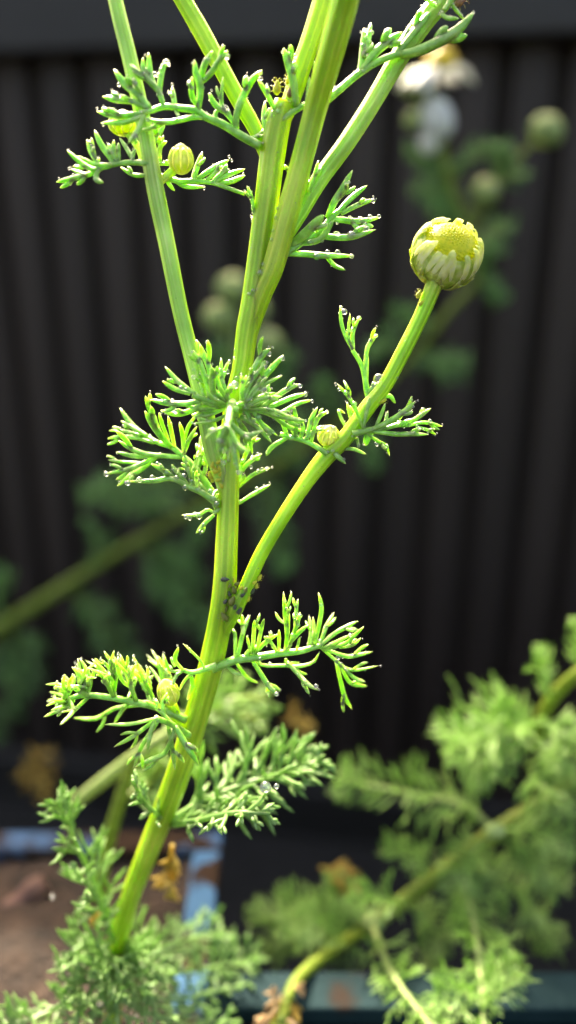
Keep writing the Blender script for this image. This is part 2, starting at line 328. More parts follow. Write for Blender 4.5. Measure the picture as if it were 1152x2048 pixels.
LEAF_N = [0]
def leaf(Y0, rachis, rw, groups, dtip=0.0, mat='leaf', parent=plant, spread=0.16, flat=0.78):
    """a compound leaf traced as segments; rachis [(x,y)..] -> leaf mesh; every group of segments -> one leaflet"""
    LEAF_N[0] += 1; rr = random.Random(100 + LEAF_N[0])
    N = len(rachis); xs = np.array(rachis, float)
    Yr = [YD(y) + Y0 + dtip * i / max(N - 1, 1) for i, (x, y) in enumerate(rachis)]
    c = crom([P(x, y, q) for (x, y), q in zip(rachis, Yr)], 4 * N + 6)
    w = np.linspace(rw[0], rw[1], len(c)) * S(xs[0, 1], Yr[0])
    g = Geo(); g.tube(c, w * 0.5, 9, 0.8, (0, -0.4, 1))
    lf = build('leaf', g, mat, parent)
    for (x, y, Y), r in zip(crom([(x, y, q) for (x, y), q in zip(rachis, Yr)], 30), np.linspace(w[0], w[-1], 30)): CENT.append((x, y, Y, r / 2, 0))
    def ynear(x, y):
        d = np.hypot(xs[:, 0] - x, xs[:, 1] - y); i = int(d.argmin()); return Yr[i] - YD(xs[i, 1])
    for grp in groups:
        g = Geo(); gy = None; b0 = rr.uniform(-1, 1) * spread
        for sg in grp:
            wpx, pts = sg[0] * (1.0 if sg[2] < 520 else 0.88 if sg[2] < 1230 else 0.78), list(zip(sg[1::2], sg[2::2]))
            if gy is None: gy = ynear(*pts[0])
            tipd = b0 + rr.uniform(-1, 1) * spread * 0.6
            m = len(pts)
            q = [(x, y, YD(y) + gy + tipd * i / (m - 1)) for i, (x, y) in enumerate(pts)]
            path = crom([P(*k) for k in q], 13)
            g.blade(path, wpx * S(pts[0][1], q[0][2]), 9, flat, (rr.uniform(-0.4, 0.4), rr.uniform(-0.7, 0.1), 1))
            for k in crom(q, 14): CENT.append((*k, wpx * 0.5 * S(k[1], k[2]), 0))
            ln = math.hypot(pts[-1][0] - pts[0][0], pts[-1][1] - pts[0][1])
            for _ in range(2 if ln > 85 else 1):            # short side teeth
                if ln < 38 or rr.random() > 0.62: continue
                u0 = rr.uniform(0.42, 0.72); Q = crom(q, 40); a0 = Q[int(u0 * 39)]; d0 = Q[min(int(u0 * 39) + 4, 39)] - a0
                an = rr.choice((-1, 1)) * rr.uniform(0.45, 0.8); d0 = d0 / (np.hypot(d0[0], d0[1]) + 1e-6)
                l0 = rr.uniform(0.22, 0.38) * ln; e0 = (d0[0] * math.cos(an) - d0[1] * math.sin(an), d0[0] * math.sin(an) + d0[1] * math.cos(an))
                T = [a0, (a0[0] + e0[0] * l0 * 0.55, a0[1] + e0[1] * l0 * 0.55, a0[2] + rr.uniform(-.05, .05)), (a0[0] + (e0[0] * 0.8 + d0[0] * 0.25) * l0, a0[1] + (e0[1] * 0.8 + d0[1] * 0.25) * l0, a0[2] + rr.uniform(-.12, .12))]
                g.blade(crom([P(*k) for k in T], 9), wpx * 0.78 * S(T[0][1], T[0][2]), 8, flat, (rr.uniform(-0.4, 0.4), -0.3, 1))
                for k in crom(T, 8): CENT.append((*k, wpx * 0.39 * S(k[1], k[2]), 0))
        build('leaflet', g, mat, lf)
    return lf

leaf(-0.05, [(520, 292), (485, 273), (446, 249), (412, 234), (392, 221), (360, 216), (329, 213), (300, 222), (285, 225)], (22, 11), [
    [(16, 328, 214, 316, 180, 296, 160, 287, 142, 286, 115), (14, 310, 172, 300, 150, 297, 105), (13, 319, 192, 321, 160, 326, 135, 334, 126)],
    [(17, 300, 218, 275, 188, 250, 168, 228, 139), (11, 285, 190, 262, 157)],
    [(16, 298, 217, 262, 202, 232, 199, 205, 193), (10, 262, 200, 238, 190)],
    [(16, 298, 225, 260, 230, 225, 231, 194, 223)], [(14, 288, 232, 250, 244, 202, 246)], [(12, 288, 230, 276, 262, 256, 287)],
    [(13, 414, 236, 385, 235, 342, 244, 312, 243, 289, 236), (8, 350, 217, 358, 234)], [(11, 351, 216, 347, 195, 344, 174)],
    [(16, 396, 222, 400, 190, 399, 166, 392, 145, 389, 119), (13, 399, 172, 407, 135, 425, 101), (15, 399, 168, 420, 148, 440, 120, 456, 101), (12, 397, 214, 384, 190, 384, 153)],
    [(15, 474, 264, 472, 238, 483, 200, 503, 162, 524, 140), (14, 471, 252, 455, 228, 435, 214, 424, 200, 419, 185), (11, 452, 230, 443, 205, 446, 153), (10, 437, 216, 430, 232, 440, 244)],
    [(11, 531, 264, 528, 235, 530, 202)], [(11, 500, 277, 518, 270, 540, 248)]], dtip=-0.35)
leaf(-0.1, [(548, 262), (556, 245), (580, 228), (606, 212)], (16, 12), [
    [(11, 552, 222, 535, 190, 516, 159)], [(14, 540, 247, 575, 229, 614, 206)], [(17, 592, 214, 587, 165, 576, 125, 567, 96)], [(9, 612, 212, 617, 180, 619, 154)],
    [(13, 620, 208, 632, 165, 628, 121)], [(10, 548, 250, 545, 228, 560, 212)], [(12, 560, 232, 570, 222, 580, 218)]])
leaf(-0.15, [(312, 330), (287, 326), (261, 325), (238, 327), (214, 333), (198, 337)], (14, 10), [
    [(14, 202, 337, 185, 346, 140, 358, 113, 364), (9, 174, 349, 158, 345, 142, 338)], [(13, 202, 337, 183, 338, 155, 320, 134, 300)], [(11, 224, 330, 188, 328, 154, 312)],
    [(10, 196, 334, 190, 318, 180, 300, 174, 279), (9, 191, 320, 186, 300, 183, 275)], [(14, 228, 328, 222, 316, 203, 290, 189, 260)],
    [(11, 237, 328, 227, 308, 228, 280), (9, 238, 324, 237, 305, 237, 285)], [(12, 198, 336, 192, 352, 195, 361, 207, 365)], [(8, 196, 338, 195, 325, 199, 315)],
    [(10, 268, 324, 255, 300, 239, 275)], [(9, 264, 326, 266, 310, 270, 298)], [(11, 298, 350, 267, 350, 241, 334)]], dtip=-0.2)
leaf(0.12, [(300, 335), (312, 328), (322, 318)], (12, 9), [
    [(17, 294, 324, 298, 295, 315, 270, 330, 244)], [(11, 300, 327, 318, 300, 327, 270)], [(9, 320, 322, 321, 295, 334, 282)], [(9, 300, 328, 330, 328, 345, 329)]])
leaf(0.05, [(322, 352), (355, 362), (390, 362), (425, 366), (455, 376), (489, 388)], (14, 9), [
    [(12, 386, 360, 392, 340, 405, 303)], [(14, 394, 358, 428, 336, 458, 320)], [(13, 425, 364, 445, 345, 454, 328)], [(13, 430, 366, 455, 350, 490, 338)],
    [(13, 440, 368, 465, 362, 490, 351)], [(11, 350, 362, 372, 373, 411, 374)], [(11, 330, 355, 338, 368, 349, 382)], [(10, 412, 362, 430, 345, 436, 332)]])
leaf(0.0, [(560, 515), (582, 500), (605, 484), (636, 465), (662, 436), (678, 421)], (20, 11), [
    [(15, 674, 427, 700, 398, 734, 371)], [(15, 655, 436, 668, 405, 685, 378, 705, 340), (10, 672, 402, 690, 382, 696, 368)], [(13, 683, 427, 715, 410, 747, 399)],
    [(16, 664, 438, 685, 440, 720, 443, 762, 434)], [(16, 636, 468, 660, 474, 705, 474, 751, 459)], [(15, 574, 508, 610, 508, 650, 511, 708, 512)],
    [(8, 634, 470, 633, 452, 634, 433)], [(20, 582, 492, 620, 458, 648, 430)], [(12, 598, 408, 608, 375, 619, 338)], [(11, 618, 384, 628, 355, 637, 321)],
    [(9, 574, 368, 578, 345, 569, 329)], [(16, 600, 488, 640, 478, 668, 440)]], spread=0.25)
leaf(-0.05, [(512, 440), (509, 425), (506, 415)], (9, 8), [[(10, 510, 428, 503, 395, 494, 372)], [(7, 508, 455, 504, 432)]])
leaf(-0.1, [(655, 200), (690, 170), (718, 147), (757, 123), (795, 109), (820, 107)], (18, 15), [
    [(25, 800, 109, 830, 104, 876, 84, 918, 58, 949, 23)], [(14, 719, 146, 724, 112, 728, 56), (12, 727, 116, 736, 80, 742, 45)], [(20, 722, 144, 748, 108, 775, 84, 804, 64)],
    [(13, 795, 108, 806, 82, 825, 44)], [(17, 790, 112, 820, 75, 846, 42, 862, 22)]], flat=0.85)
leaf(-0.1, [(905, -5), (896, 8), (888, 20)], (12, 9), [[(11, 882, 28, 895, 36, 918, 37)], [(9, 900, 5, 912, 20, 928, 39)], [(10, 872, 14, 858, 2, 845, -12)]])
# ---- node in the middle
leaf(-0.25, [(470, 812), (440, 806), (410, 800), (385, 790)], (20, 13), [
    [(14, 390, 788, 365, 770, 350, 757, 330, 733)], [(14, 380, 788, 350, 778, 325, 762)], [(16, 407, 800, 370, 807, 331, 806, 300, 799)], [(14, 402, 808, 380, 822, 350, 828, 321, 820)],
    [(15, 428, 804, 419, 740, 406, 708, 392, 679)], [(12, 420, 800, 404, 735, 386, 700)], [(15, 432, 806, 425, 770, 424, 733)], [(12, 440, 806, 442, 765, 459, 719)],
    [(9, 410, 798, 398, 764)], [(12, 452, 808, 455, 785, 470, 770)]], dtip=-0.15)
leaf(-0.3, [(472, 812), (500, 818), (525, 822), (550, 832)], (18, 12), [
    [(15, 478, 814, 505, 745, 525, 710, 541, 697)], [(15, 502, 818, 520, 765, 545, 735, 567, 710)], [(14, 516, 820, 550, 795, 575, 778, 599, 768)], [(14, 526, 822, 560, 805, 590, 793, 613, 787)],
    [(9, 528, 822, 535, 782, 539, 763)], [(11, 550, 832, 585, 813, 600, 806, 624, 800)], [(15, 520, 820, 560, 833, 615, 843)], [(13, 545, 832, 580, 855, 611, 862)], [(12, 505, 820, 530, 855, 551, 866)],
    [(12, 488, 816, 500, 838, 510, 852)]])
leaf(-0.2, [(655, 908), (640, 898), (615, 884), (585, 875), (560, 868)], (14, 10), [
    [(14, 576, 874, 545, 893, 532, 912)], [(13, 606, 882, 625, 865, 646, 851)], [(12, 590, 874, 592, 845, 588, 811)], [(12, 612, 884, 622, 840, 635, 814)], [(11, 622, 886, 635, 838, 656, 823)],
    [(11, 575, 872, 566, 845, 570, 825)], [(11, 600, 880, 606, 855, 598, 835)]])
leaf(-0.45, [(462, 812), (458, 835), (452, 860)], (20, 14), [
    [(14, 456, 835, 465, 890, 477, 947)], [(15, 456, 842, 490, 870, 523, 862)], [(19, 454, 850, 440, 880, 440, 912)], [(13, 452, 855, 430, 862, 408, 880)], [(11, 456, 852, 478, 890, 500, 905)],
    [(15, 456, 850, 452, 875, 458, 900)]], dtip=-0.55)
leaf(0.15, [(470, 990), (478, 960), (482, 930)], (10, 8), [
    [(10, 476, 976, 505, 950, 541, 936)], [(12, 480, 946, 498, 925, 524, 907)], [(11, 482, 930, 500, 890, 513, 873)], [(9, 478, 968, 486, 958, 490, 948)]])
leaf(0.1, [(462, 1012), (474, 1007), (482, 1003)], (10, 9), [[(11, 478, 1006, 510, 986, 541, 969)]])
leaf(0.05, [(436, 1000), (425, 985), (405, 955), (385, 930), (365, 912), (345, 895), (318, 886)], (16, 11), [
    [(15, 320, 887, 290, 872, 262, 848, 240, 816), (12, 295, 872, 268, 856, 242, 842), (10, 280, 870, 250, 862, 218, 861)], [(13, 308, 886, 275, 876, 240, 874, 215, 877)],
    [(16, 344, 896, 322, 872, 303, 845, 290, 822), (13, 320, 864, 305, 830, 296, 810, 291, 792), (10, 337, 880, 325, 850, 318, 825)], [(10, 350, 898, 343, 865, 336, 832)],
    [(11, 368, 912, 366, 875, 359, 844), (11, 368, 885, 376, 855, 393, 829), (10, 368, 908, 378, 880, 394, 852)],
    [(15, 367, 915, 330, 912, 290, 908, 258, 895, 237, 881)], [(13, 310, 911, 270, 912, 232, 904)], [(13, 318, 910, 290, 925, 250, 940, 212, 947), (10, 285, 926, 245, 924, 216, 920)],
    [(14, 315, 912, 285, 937, 262, 950, 235, 972)], [(12, 395, 942, 402, 915, 398, 890)], [(12, 405, 955, 412, 930, 408, 905)], [(12, 385, 932, 398, 915, 402, 870)]], dtip=0.12, spread=0.3)
leaf(-0.08, [(436, 1008), (405, 986), (375, 972), (345, 955), (330, 944)], (16, 9), [
    [(13, 345, 952, 325, 940, 302, 928)], [(13, 368, 968, 340, 957, 305, 962, 255, 963)], [(11, 386, 978, 378, 940, 371, 911), (10, 382, 958, 375, 938, 362, 925)], [(11, 378, 972, 355, 945, 343, 929), (9, 355, 948, 358, 938, 370, 938)],
    [(10, 386, 978, 386, 945, 391, 924), (9, 387, 940, 397, 901)], [(9, 418, 992, 400, 968, 388, 957)], [(10, 425, 998, 430, 985, 446, 976)], [(9, 395, 980, 392, 955, 394, 940)]])
leaf(-0.05, [(448, 1012), (436, 1020), (428, 1026)], (11, 9), [[(9, 430, 1026, 415, 1020, 395, 1030, 363, 1030)], [(12, 428, 1030, 410, 1046, 392, 1067)], [(8, 432, 1022, 428, 1002, 438, 985)]])
for cx, cy, y0, n_, a0, a1, sd_, dz in ((462, 815, -0.15, 10, 100, 200, 1, -0.2), (480, 815, -0.2, 11, -20, 85, 2, -0.25), (470, 825, -0.3, 8, 190, 350, 3, -0.35)):
    r_ = random.Random(sd_); G_ = []
    for k in range(n_):
        a_ = R(a0 + (a1 - a0) * (k + r_.random()) / n_); l_ = r_.uniform(45, 95); bx_, by_ = cx + math.cos(a_) * 14, cy - math.sin(a_) * 14
        G_.append([(r_.uniform(10, 13), bx_, by_, bx_ + math.cos(a_ + 0.15) * l_ * 0.5, by_ - math.sin(a_ + 0.15) * l_ * 0.5, bx_ + math.cos(a_) * l_, by_ - math.sin(a_) * l_)])
    leaf(y0, [(cx, cy + 6), (cx, cy), (cx + 2, cy - 8)], (16, 12), G_, dtip=dz, spread=0.35)
# ---- node on the branch to the big bud
leaf(-0.05, [(742, 812), (734, 782), (730, 756), (722, 728), (705, 700)], (14, 9), [
    [(11, 707, 704, 690, 670, 682, 640, 681, 611), (9, 704, 698, 697, 665, 700, 627), (10, 707, 700, 706, 665, 720, 632)], [(11, 733, 768, 733, 735, 735, 706)], [(11, 729, 745, 734, 700, 741, 685, 755, 668)], [(13, 733, 790, 745, 775, 768, 761)]])
leaf(-0.2, [(705, 868), (725, 863), (760, 856), (795, 850), (820, 850)], (16, 10), [
    [(16, 742, 860, 780, 842, 810, 822, 830, 803), (9, 798, 838, 815, 815, 824, 792)], [(12, 812, 850, 835, 835, 862, 816)], [(11, 812, 852, 850, 845, 885, 853), (10, 832, 853, 855, 860, 872, 869)],
    [(15, 742, 862, 790, 868, 820, 868, 857, 869)], [(14, 758, 860, 800, 848, 830, 837)], [(10, 732, 866, 755, 882, 772, 892, 779, 911)], [(17, 745, 858, 735, 875, 731, 892)],
    [(11, 728, 862, 712, 820, 698, 795, 675, 768)], [(11, 750, 858, 762, 830, 771, 806)], [(9, 768, 856, 776, 821)], [(10, 725, 862, 735, 815, 738, 795)]])
leaf(-0.05, [(700, 876), (702, 866), (705, 858)], (12, 10), [
    [(9, 698, 864, 684, 840, 678, 821, 691, 827)], [(9, 706, 860, 700, 830, 694, 805)], [(10, 712, 860, 706, 830, 700, 811)]])
leaf(-0.1, [(660, 908), (664, 900), (672, 894)], (16, 12), [
    [(9, 668, 896, 690, 880, 716, 875)], [(10, 672, 898, 705, 898, 733, 909)], [(16, 656, 888, 668, 905, 692, 928)], [(7, 715, 876, 716, 886, 718, 897)]])
leaf(0.05, [(755, 800), (764, 796), (772, 794)], (12, 9), [[(13, 765, 796, 780, 792, 791, 807)]])
# ---- leaf to the right below the aphids
leaf(-0.12, [(425, 1338), (467, 1321), (514, 1314), (557, 1307), (595, 1303), (620, 1297), (642, 1291)], (20, 11), [
    [(12, 570, 1306, 574, 1270, 570, 1225, 567, 1184), (9, 576, 1275, 577, 1235, 574, 1214)], [(12, 574, 1305, 592, 1255, 600, 1224), (10, 590, 1260, 592, 1225, 596, 1198), (12, 577, 1290, 595, 1268, 617, 1249)],
    [(12, 628, 1296, 638, 1250, 643, 1215, 637, 1185)], [(11, 616, 1298, 622, 1265, 618, 1231), (9, 622, 1290, 628, 1260, 626, 1234)], [(12, 639, 1293, 652, 1255, 668, 1225)],
    [(13, 639, 1293, 665, 1270, 690, 1255, 716, 1242)], [(12, 644, 1297, 675, 1283, 703, 1269)], [(13, 648, 1300, 692, 1286, 710, 1270, 728, 1253), (11, 680, 1295, 705, 1290, 722, 1276)],
    [(13, 642, 1295, 690, 1312, 715, 1310, 746, 1303)], [(11, 640, 1294, 668, 1318, 690, 1336, 715, 1340, 758, 1331), (12, 680, 1330, 697, 1362, 715, 1370, 734, 1372), (11, 688, 1337, 710, 1357, 731, 1364), (12, 672, 1322, 683, 1370, 690, 1395, 704, 1418)],
    [(11, 514, 1318, 526, 1331, 570, 1331, 595, 1333, 626, 1325, 640, 1302)], [(13, 572, 1322, 600, 1352, 615, 1368, 637, 1381)], [(14, 506, 1322, 528, 1358, 540, 1375, 557, 1391)], [(11, 474, 1328, 495, 1355, 516, 1366)],
    [(10, 556, 1308, 542, 1285, 532, 1272), (9, 558, 1302, 558, 1280, 558, 1259)], [(8, 562, 1306, 584, 1290)], [(8, 592, 1305, 600, 1274)], [(8, 572, 1318, 574, 1326, 600, 1325)],
    [(13, 474, 1318, 488, 1258, 499, 1230), (11, 486, 1272, 485, 1250, 473, 1239)], [(11, 505, 1314, 508, 1262, 509, 1239)], [(11, 512, 1312, 522, 1262, 528, 1237)], [(12, 505, 1313, 530, 1285, 557, 1268), (10, 530, 1290, 540, 1275, 541, 1265)],
    [(10, 470, 1320, 470, 1270, 461, 1254)], [(8, 500, 1314, 498, 1290, 493, 1271)], [(11, 450, 1330, 470, 1345, 485, 1352)], [(12, 486, 1318, 500, 1300, 520, 1290)]], dtip=0.0, spread=0.28)
# ---- leaf to the left at the same node
ML = [(372, 1440), (340, 1425), (307, 1412), (265, 1404), (220, 1395), (170, 1390), (135, 1398)]
rr = random.Random(5)
tips = [(160, 1316), (208, 1302), (184, 1318), (240, 1308), (265, 1310), (303, 1299), (313, 1312), (252, 1325), (150, 1332), (128, 1350), (112, 1374), (96, 1400), (87, 1434), (120, 1450), (222, 1325), (195, 1340), (280, 1330), (140, 1372), (172, 1350), (105, 1418)]
grp = []
for tx, ty in tips:
    i = min(range(len(ML)), key=lambda k: abs(ML[k][0] - (tx + 22)))
    bx_, by_ = ML[i][0] + rr.uniform(-14, 14), ML[i][1] + rr.uniform(-4, 4)
    mx_, my_ = (bx_ + tx) / 2 + rr.uniform(2, 16), (by_ + ty) / 2 + rr.uniform(-6, 6)
    s_ = [(rr.uniform(11, 14), bx_, by_, mx_, my_, tx, ty)]
    for _ in range(3):
        s_.append((rr.uniform(8, 11), (bx_ + mx_ * 2) / 3, (by_ + my_ * 2) / 3, mx_ + rr.uniform(-16, 12), my_ - rr.uniform(2, 12), (mx_ + tx) / 2 + rr.uniform(-30, 26), (my_ + ty) / 2 - rr.uniform(0, 22)))
    grp.append(s_)
grp += [[(14, 300, 1408, 233, 1416, 192, 1437, 146, 1436)], [(13, 262, 1404, 245, 1420, 228, 1448)], [(11, 180, 1392, 160, 1410, 121, 1450)]]
leaf(-0.15, ML, (18, 11), grp, dtip=-0.25, mat='leaf', spread=0.5)
leaf(-0.5, [(378, 1470), (345, 1450), (312, 1436)], (16, 12), [
    [(12, 315, 1436, 260, 1448, 209, 1449)], [(12, 312, 1438, 270, 1470, 228, 1494)], [(13, 310, 1440, 300, 1470, 295, 1504)], [(12, 318, 1440, 285, 1490, 266, 1538)],
    [(17, 350, 1455, 330, 1505, 300, 1520, 270, 1534)], [(18, 350, 1452, 372, 1490, 398, 1530)], [(14, 330, 1445, 325, 1410, 335, 1385)], [(12, 345, 1450, 318, 1420, 290, 1400)],
    [(13, 335, 1446, 345, 1500, 350, 1540)]], dtip=-0.4)
leaf(-0.3, [(432, 1330), (410, 1338), (385, 1345), (365, 1340)], (14, 9), [
    [(9, 408, 1338, 400, 1320, 366, 1287)], [(12, 366, 1340, 350, 1320, 357, 1294)], [(10, 385, 1345, 370, 1360, 358, 1382)], [(11, 368, 1342, 340, 1340, 328, 1312)], [(9, 350, 1334, 345, 1322, 343, 1314)],
    [(12, 380, 1346, 385, 1370, 374, 1400)], [(10, 366, 1342, 352, 1352, 345, 1372)]])

def feather(nm, ctrl, npin, plen, wid, mat, parent, seed, sub=True, bias=(0, 0, 0.25), nsec=5, rr_w=None, ribmat=None, sides=5, taper=True, start=0.12, curl=0.2):
    """thread-leaved frond: ctrl = world points of the rachis; each pinna is a leaflet when sub else part of the leaf mesh"""
    r = np.random.RandomState(seed)
    c = crom(ctrl, 26); L = np.linalg.norm(np.diff(c, axis=0), axis=1).sum()
    g = Geo(); rw = rr_w or wid * 1.5
    g.tube(c, np.linspace(rw, rw * 0.5, 26), 6, 0.9)
    lf = build(nm, g, ribmat or mat, parent)
    body = Geo()
    for k in range(npin):
        u = start + (1 - start) * (k + 0.6 * r.rand()) / npin
        i = min(int(u * 25), 24); p0 = c[i] + (c[i + 1] - c[i]) * (u * 25 - i)
        t = c[i + 1] - c[i]; t /= np.linalg.norm(t)
        a = np.cross(t, [0.2, -0.3, 1.0]); a /= np.linalg.norm(a); b = np.cross(a, t)
        side = 1 if k % 2 else -1; an = r.uniform(-1.0, 1.0)
        d = side * a * math.cos(an) + b * math.sin(an) + t * r.uniform(0.35, 1.0) + np.array(bias)
        d /= np.linalg.norm(d)
        ln = plen * (math.sin(math.pi * min(0.25 + 0.62 * u, 0.95)) if taper else 1) * r.uniform(0.7, 1.15)
        pp = crom([p0, p0 + d * ln * 0.5 + t * ln * 0.04, p0 + d * ln + np.array([0, 0, curl * ln * r.uniform(-0.3, 1)])], 8)
        q = Geo() if sub else body
        q.blade(pp, wid * 0.85, sides, 0.8)
        for m in range(nsec):
            v = 0.22 + 0.62 * (m + r.rand() * 0.7) / nsec; j = min(int(v * 7), 6); s0 = pp[j] + (pp[j + 1] - pp[j]) * (v * 7 - j)
            e = r.normal(size=3); e -= (e @ d) * d; e /= np.linalg.norm(e)
            dd = d * r.uniform(0.5, 1.0) + e * r.uniform(0.5, 0.95) + t * 0.15; dd /= np.linalg.norm(dd)
            l2 = ln * r.uniform(0.4, 0.72) * (1.05 - 0.4 * v)
            q.blade(crom([s0, s0 + dd * l2 * 0.5 + e * l2 * 0.05, s0 + dd * l2 + d * l2 * 0.12], 6), wid * 0.75, sides, 0.8)
        if sub: build('leaflet', q, mat, lf)
    if not sub: build('frond', body, mat, lf)
    return lf
def PX(lst): return [P(x, y, Y) for x, y, Y in lst]
def PXL(lst): return [P(x, y, Y + float(np.interp(y, [1500, 1700, 1860], [0.1, 0.35, 0.65]))) for x, y, Y in lst]
# lower leaves of the sharp plant
feather('leaf', PXL([(345, 1640, 8.8), (400, 1606, 8.95), (480, 1572, 9.15), (560, 1545, 9.35), (640, 1522, 9.5)]), 40, 0.70, 0.084, 'feather', plant, 11, nsec=3, rr_w=0.06)
feather('leaf', PXL([(345, 1650, 8.75), (400, 1640, 8.4), (470, 1625, 8.2), (540, 1628, 8.1)]), 14, 0.42, 0.075, 'feather', plant, 12, nsec=3, rr_w=0.05, bias=(0, 0, -0.25))
feather('leaf', PXL([(330, 1640, 8.8), (310, 1625, 8.6), (285, 1600, 8.5), (265, 1560, 8.4)]), 8, 0.32, 0.07, 'feather', plant, 13, nsec=2, rr_w=0.045)
feather('leaf', PXL([(236, 1880, 8.8), (205, 1800, 8.9), (168, 1720, 9.0), (135, 1650, 9.0), (115, 1600, 9.05)]), 26, 0.62, 0.062, 'feather', plant, 14, nsec=3, rr_w=0.05)
feather('leaf', PXL([(234, 1900, 8.8), (215, 1850, 8.5), (190, 1790, 8.4), (150, 1740, 8.4)]), 14, 0.38, 0.058, 'feather', plant, 15, nsec=3, rr_w=0.045)
for k, (tx, ty, tY, n) in enumerate([(120, 1985, 8.0, 20), (150, 2050, 7.6, 22), (235, 2075, 7.5, 22), (320, 2040, 7.8, 22), (340, 1960, 8.3, 18), (300, 1895, 8.9, 12), (200, 1960, 7.7, 16), (270, 1990, 7.8, 18), (130, 1910, 8.3, 12)]):
    feather('leaf', PXL([(234, 1900 + 3 * k, 8.75), ((234 + tx) / 2, (1895 + ty) / 2 - 14, (8.8 + tY) / 2 + 0.05), (tx, ty, tY)]), int(n * 0.8), 0.62, 0.056, 'feather', plant, 20 + k, nsec=3, rr_w=0.05, start=0.05)
feather('leaf', PXL([(250, 1935, 8.8), (320, 1945, 9.1), (400, 1940, 9.5), (465, 1925, 9.8), (515, 1915, 10.0)]), 24, 0.62, 0.062, 'feather', plant, 40, nsec=3, rr_w=0.05)
feather('leaf', PXL([(232, 1960, 8.8), (330, 1998, 8.7), (420, 1985, 9.0), (500, 1965, 9.3)]), 16, 0.38, 0.06, 'feather', plant, 41, nsec=3, rr_w=0.05)

feather('leaf', PXL([(240, 1950, 8.7), (330, 1900, 9.2), (400, 1870, 9.7), (450, 1860, 10.0)]), 20, 0.55, 0.06, 'feather', plant, 43, nsec=3, rr_w=0.05)
feather('leaf', PXL([(225, 1990, 8.6), (130, 2010, 8.3), (60, 2040, 8.0), (10, 2050, 7.9)]), 22, 0.5, 0.058, 'feather', plant, 44, nsec=3, rr_w=0.05)
feather('leaf', PXL([(240, 2000, 8.6), (330, 2040, 8.5), (420, 2060, 8.4), (480, 2070, 8.4)]), 20, 0.5, 0.058, 'feather', plant, 45, nsec=3, rr_w=0.05)
# ---- buds
def frame(axis):
    a = np.asarray(axis, float); a /= np.linalg.norm(a)
    x = np.cross(a, [0.1, 1, 0.05]); x /= np.linalg.norm(x); y = np.cross(a, x)
    return x, y, a
def lathe(g, c, axis, prof, seg=28, wob=0.0, ph=0.0):
    x, y, a = frame(axis); v = []
    for z, r in prof:
        for j in range(seg):
            th = 2 * math.pi * j / seg; q = r * (1 + wob * math.cos(14 * th + ph))
            v.append(np.asarray(c) + a * z + (x * math.cos(th) + y * math.sin(th)) * q)
    n = len(prof); g.add(v, [(i * seg + j, i * seg + (j + 1) % seg, (i + 1) * seg + (j + 1) % seg, (i + 1) * seg + j) for i in range(n - 1) for j in range(seg)])
def big_bud(c, axis, R0, parent):
    x, y, a = frame(axis)
    g = Geo(); lathe(g, c, axis, [(-1.02 * R0, 0.01), (-1.0 * R0, 0.26 * R0), (-0.86 * R0, 0.52 * R0), (-0.68 * R0, 0.76 * R0), (-0.4 * R0, 0.94 * R0), (-0.1 * R0, 0.99 * R0), (0.2 * R0, 0.93 * R0), (0.35 * R0, 0.80 * R0), (0.30 * R0, 0.5 * R0)], 42, 0.012)
    b = build('flower_bud', g, 'bud', parent)
    g = Geo(); lathe(g, c, axis, [(0.10 * R0, 0.80 * R0), (0.30 * R0, 0.80 * R0), (0.41 * R0, 0.70 * R0), (0.55 * R0, 0.52 * R0), (0.62 * R0, 0.28 * R0), (0.64 * R0, 0.02 * R0)], 32)
    r = random.Random(3); gold = math.pi * (3 - 5 ** 0.5)
    for k in range(260):                                   # packed unopened disc florets
        q = (k / 260) ** 0.5; th = k * gold; rad = 0.79 * R0 * q; z = R0 * (0.32 + 0.32 * (1 - q ** 2.3))
        g.ball(np.asarray(c) + a * z + (x * math.cos(th) + y * math.sin(th)) * rad - a * 0.012 * R0, 0.042 * R0, None, 6, 4)
    build('disc', g, 'disc', b)
    n = 30
    for k in range(n):                                     # pale ray petals folded up over the rim, each bent in at the tip
        th = 2 * math.pi * k / n + r.uniform(-0.07, 0.07); hk = r.uniform(0.1, 1.2); tw = r.uniform(-0.3, 0.3)
        pth = []
        for z, rr_ in [(-0.30, 0.945), (-0.12, 0.985), (0.06, 0.99), (0.24, 0.945), (0.36 + 0.06 * hk, 0.875), (0.40 + 0.14 * hk, 0.79), (0.40 + 0.17 * hk, 0.79 - 0.12 * hk)]:
            t2 = th + tw * (z + 0.5)
            pth.append(np.asarray(c) + a * z * R0 + (x * math.cos(t2) + y * math.sin(t2)) * rr_ * R0)
        out = x * math.cos(th) + y * math.sin(th)
        g = Geo(); pc = crom(pth, 18); u = np.linspace(0, 1, 18)
        wv = R0 * 0.105 * np.interp(u, [0, 0.2, 0.55, 0.85, 1], [0.15, 0.6, 0.95, 0.8, 0.2]) * (0.75 + 0.5 * r.random())
        g.tube(pc, wv, 12, 0.2, out, 0.05, 3)
        build('petal', g, 'bract', b)
    for k in range(22):                                    # small green bracts overlapping at the base
        th = 2 * math.pi * (k + 0.5 * (k % 2)) / 22; out = x * math.cos(th) + y * math.sin(th); z1 = -0.12 if k % 2 else -0.35
        pth = [np.asarray(c) + R0 * (a * z + out * q) for z, q in [(-0.93, 0.42), (-0.72, 0.74), (-0.45, 0.94), (z1, 1.01)]]
        g = Geo(); pc = crom(pth, 9); g.tube(pc, R0 * 0.12 * np.array([0.5, 0.8, 1, 1, 1, 0.95, 0.8, 0.55, 0.2]), 8, 0.25, out)
        build('bract', g, 'bud', b)
    return b
bc = P(895, 503, YD(503) - 0.05); R0 = 71 * S(503, YD(503))
big_bud(bc, (0.20, -0.60, 0.77), R0, plant)
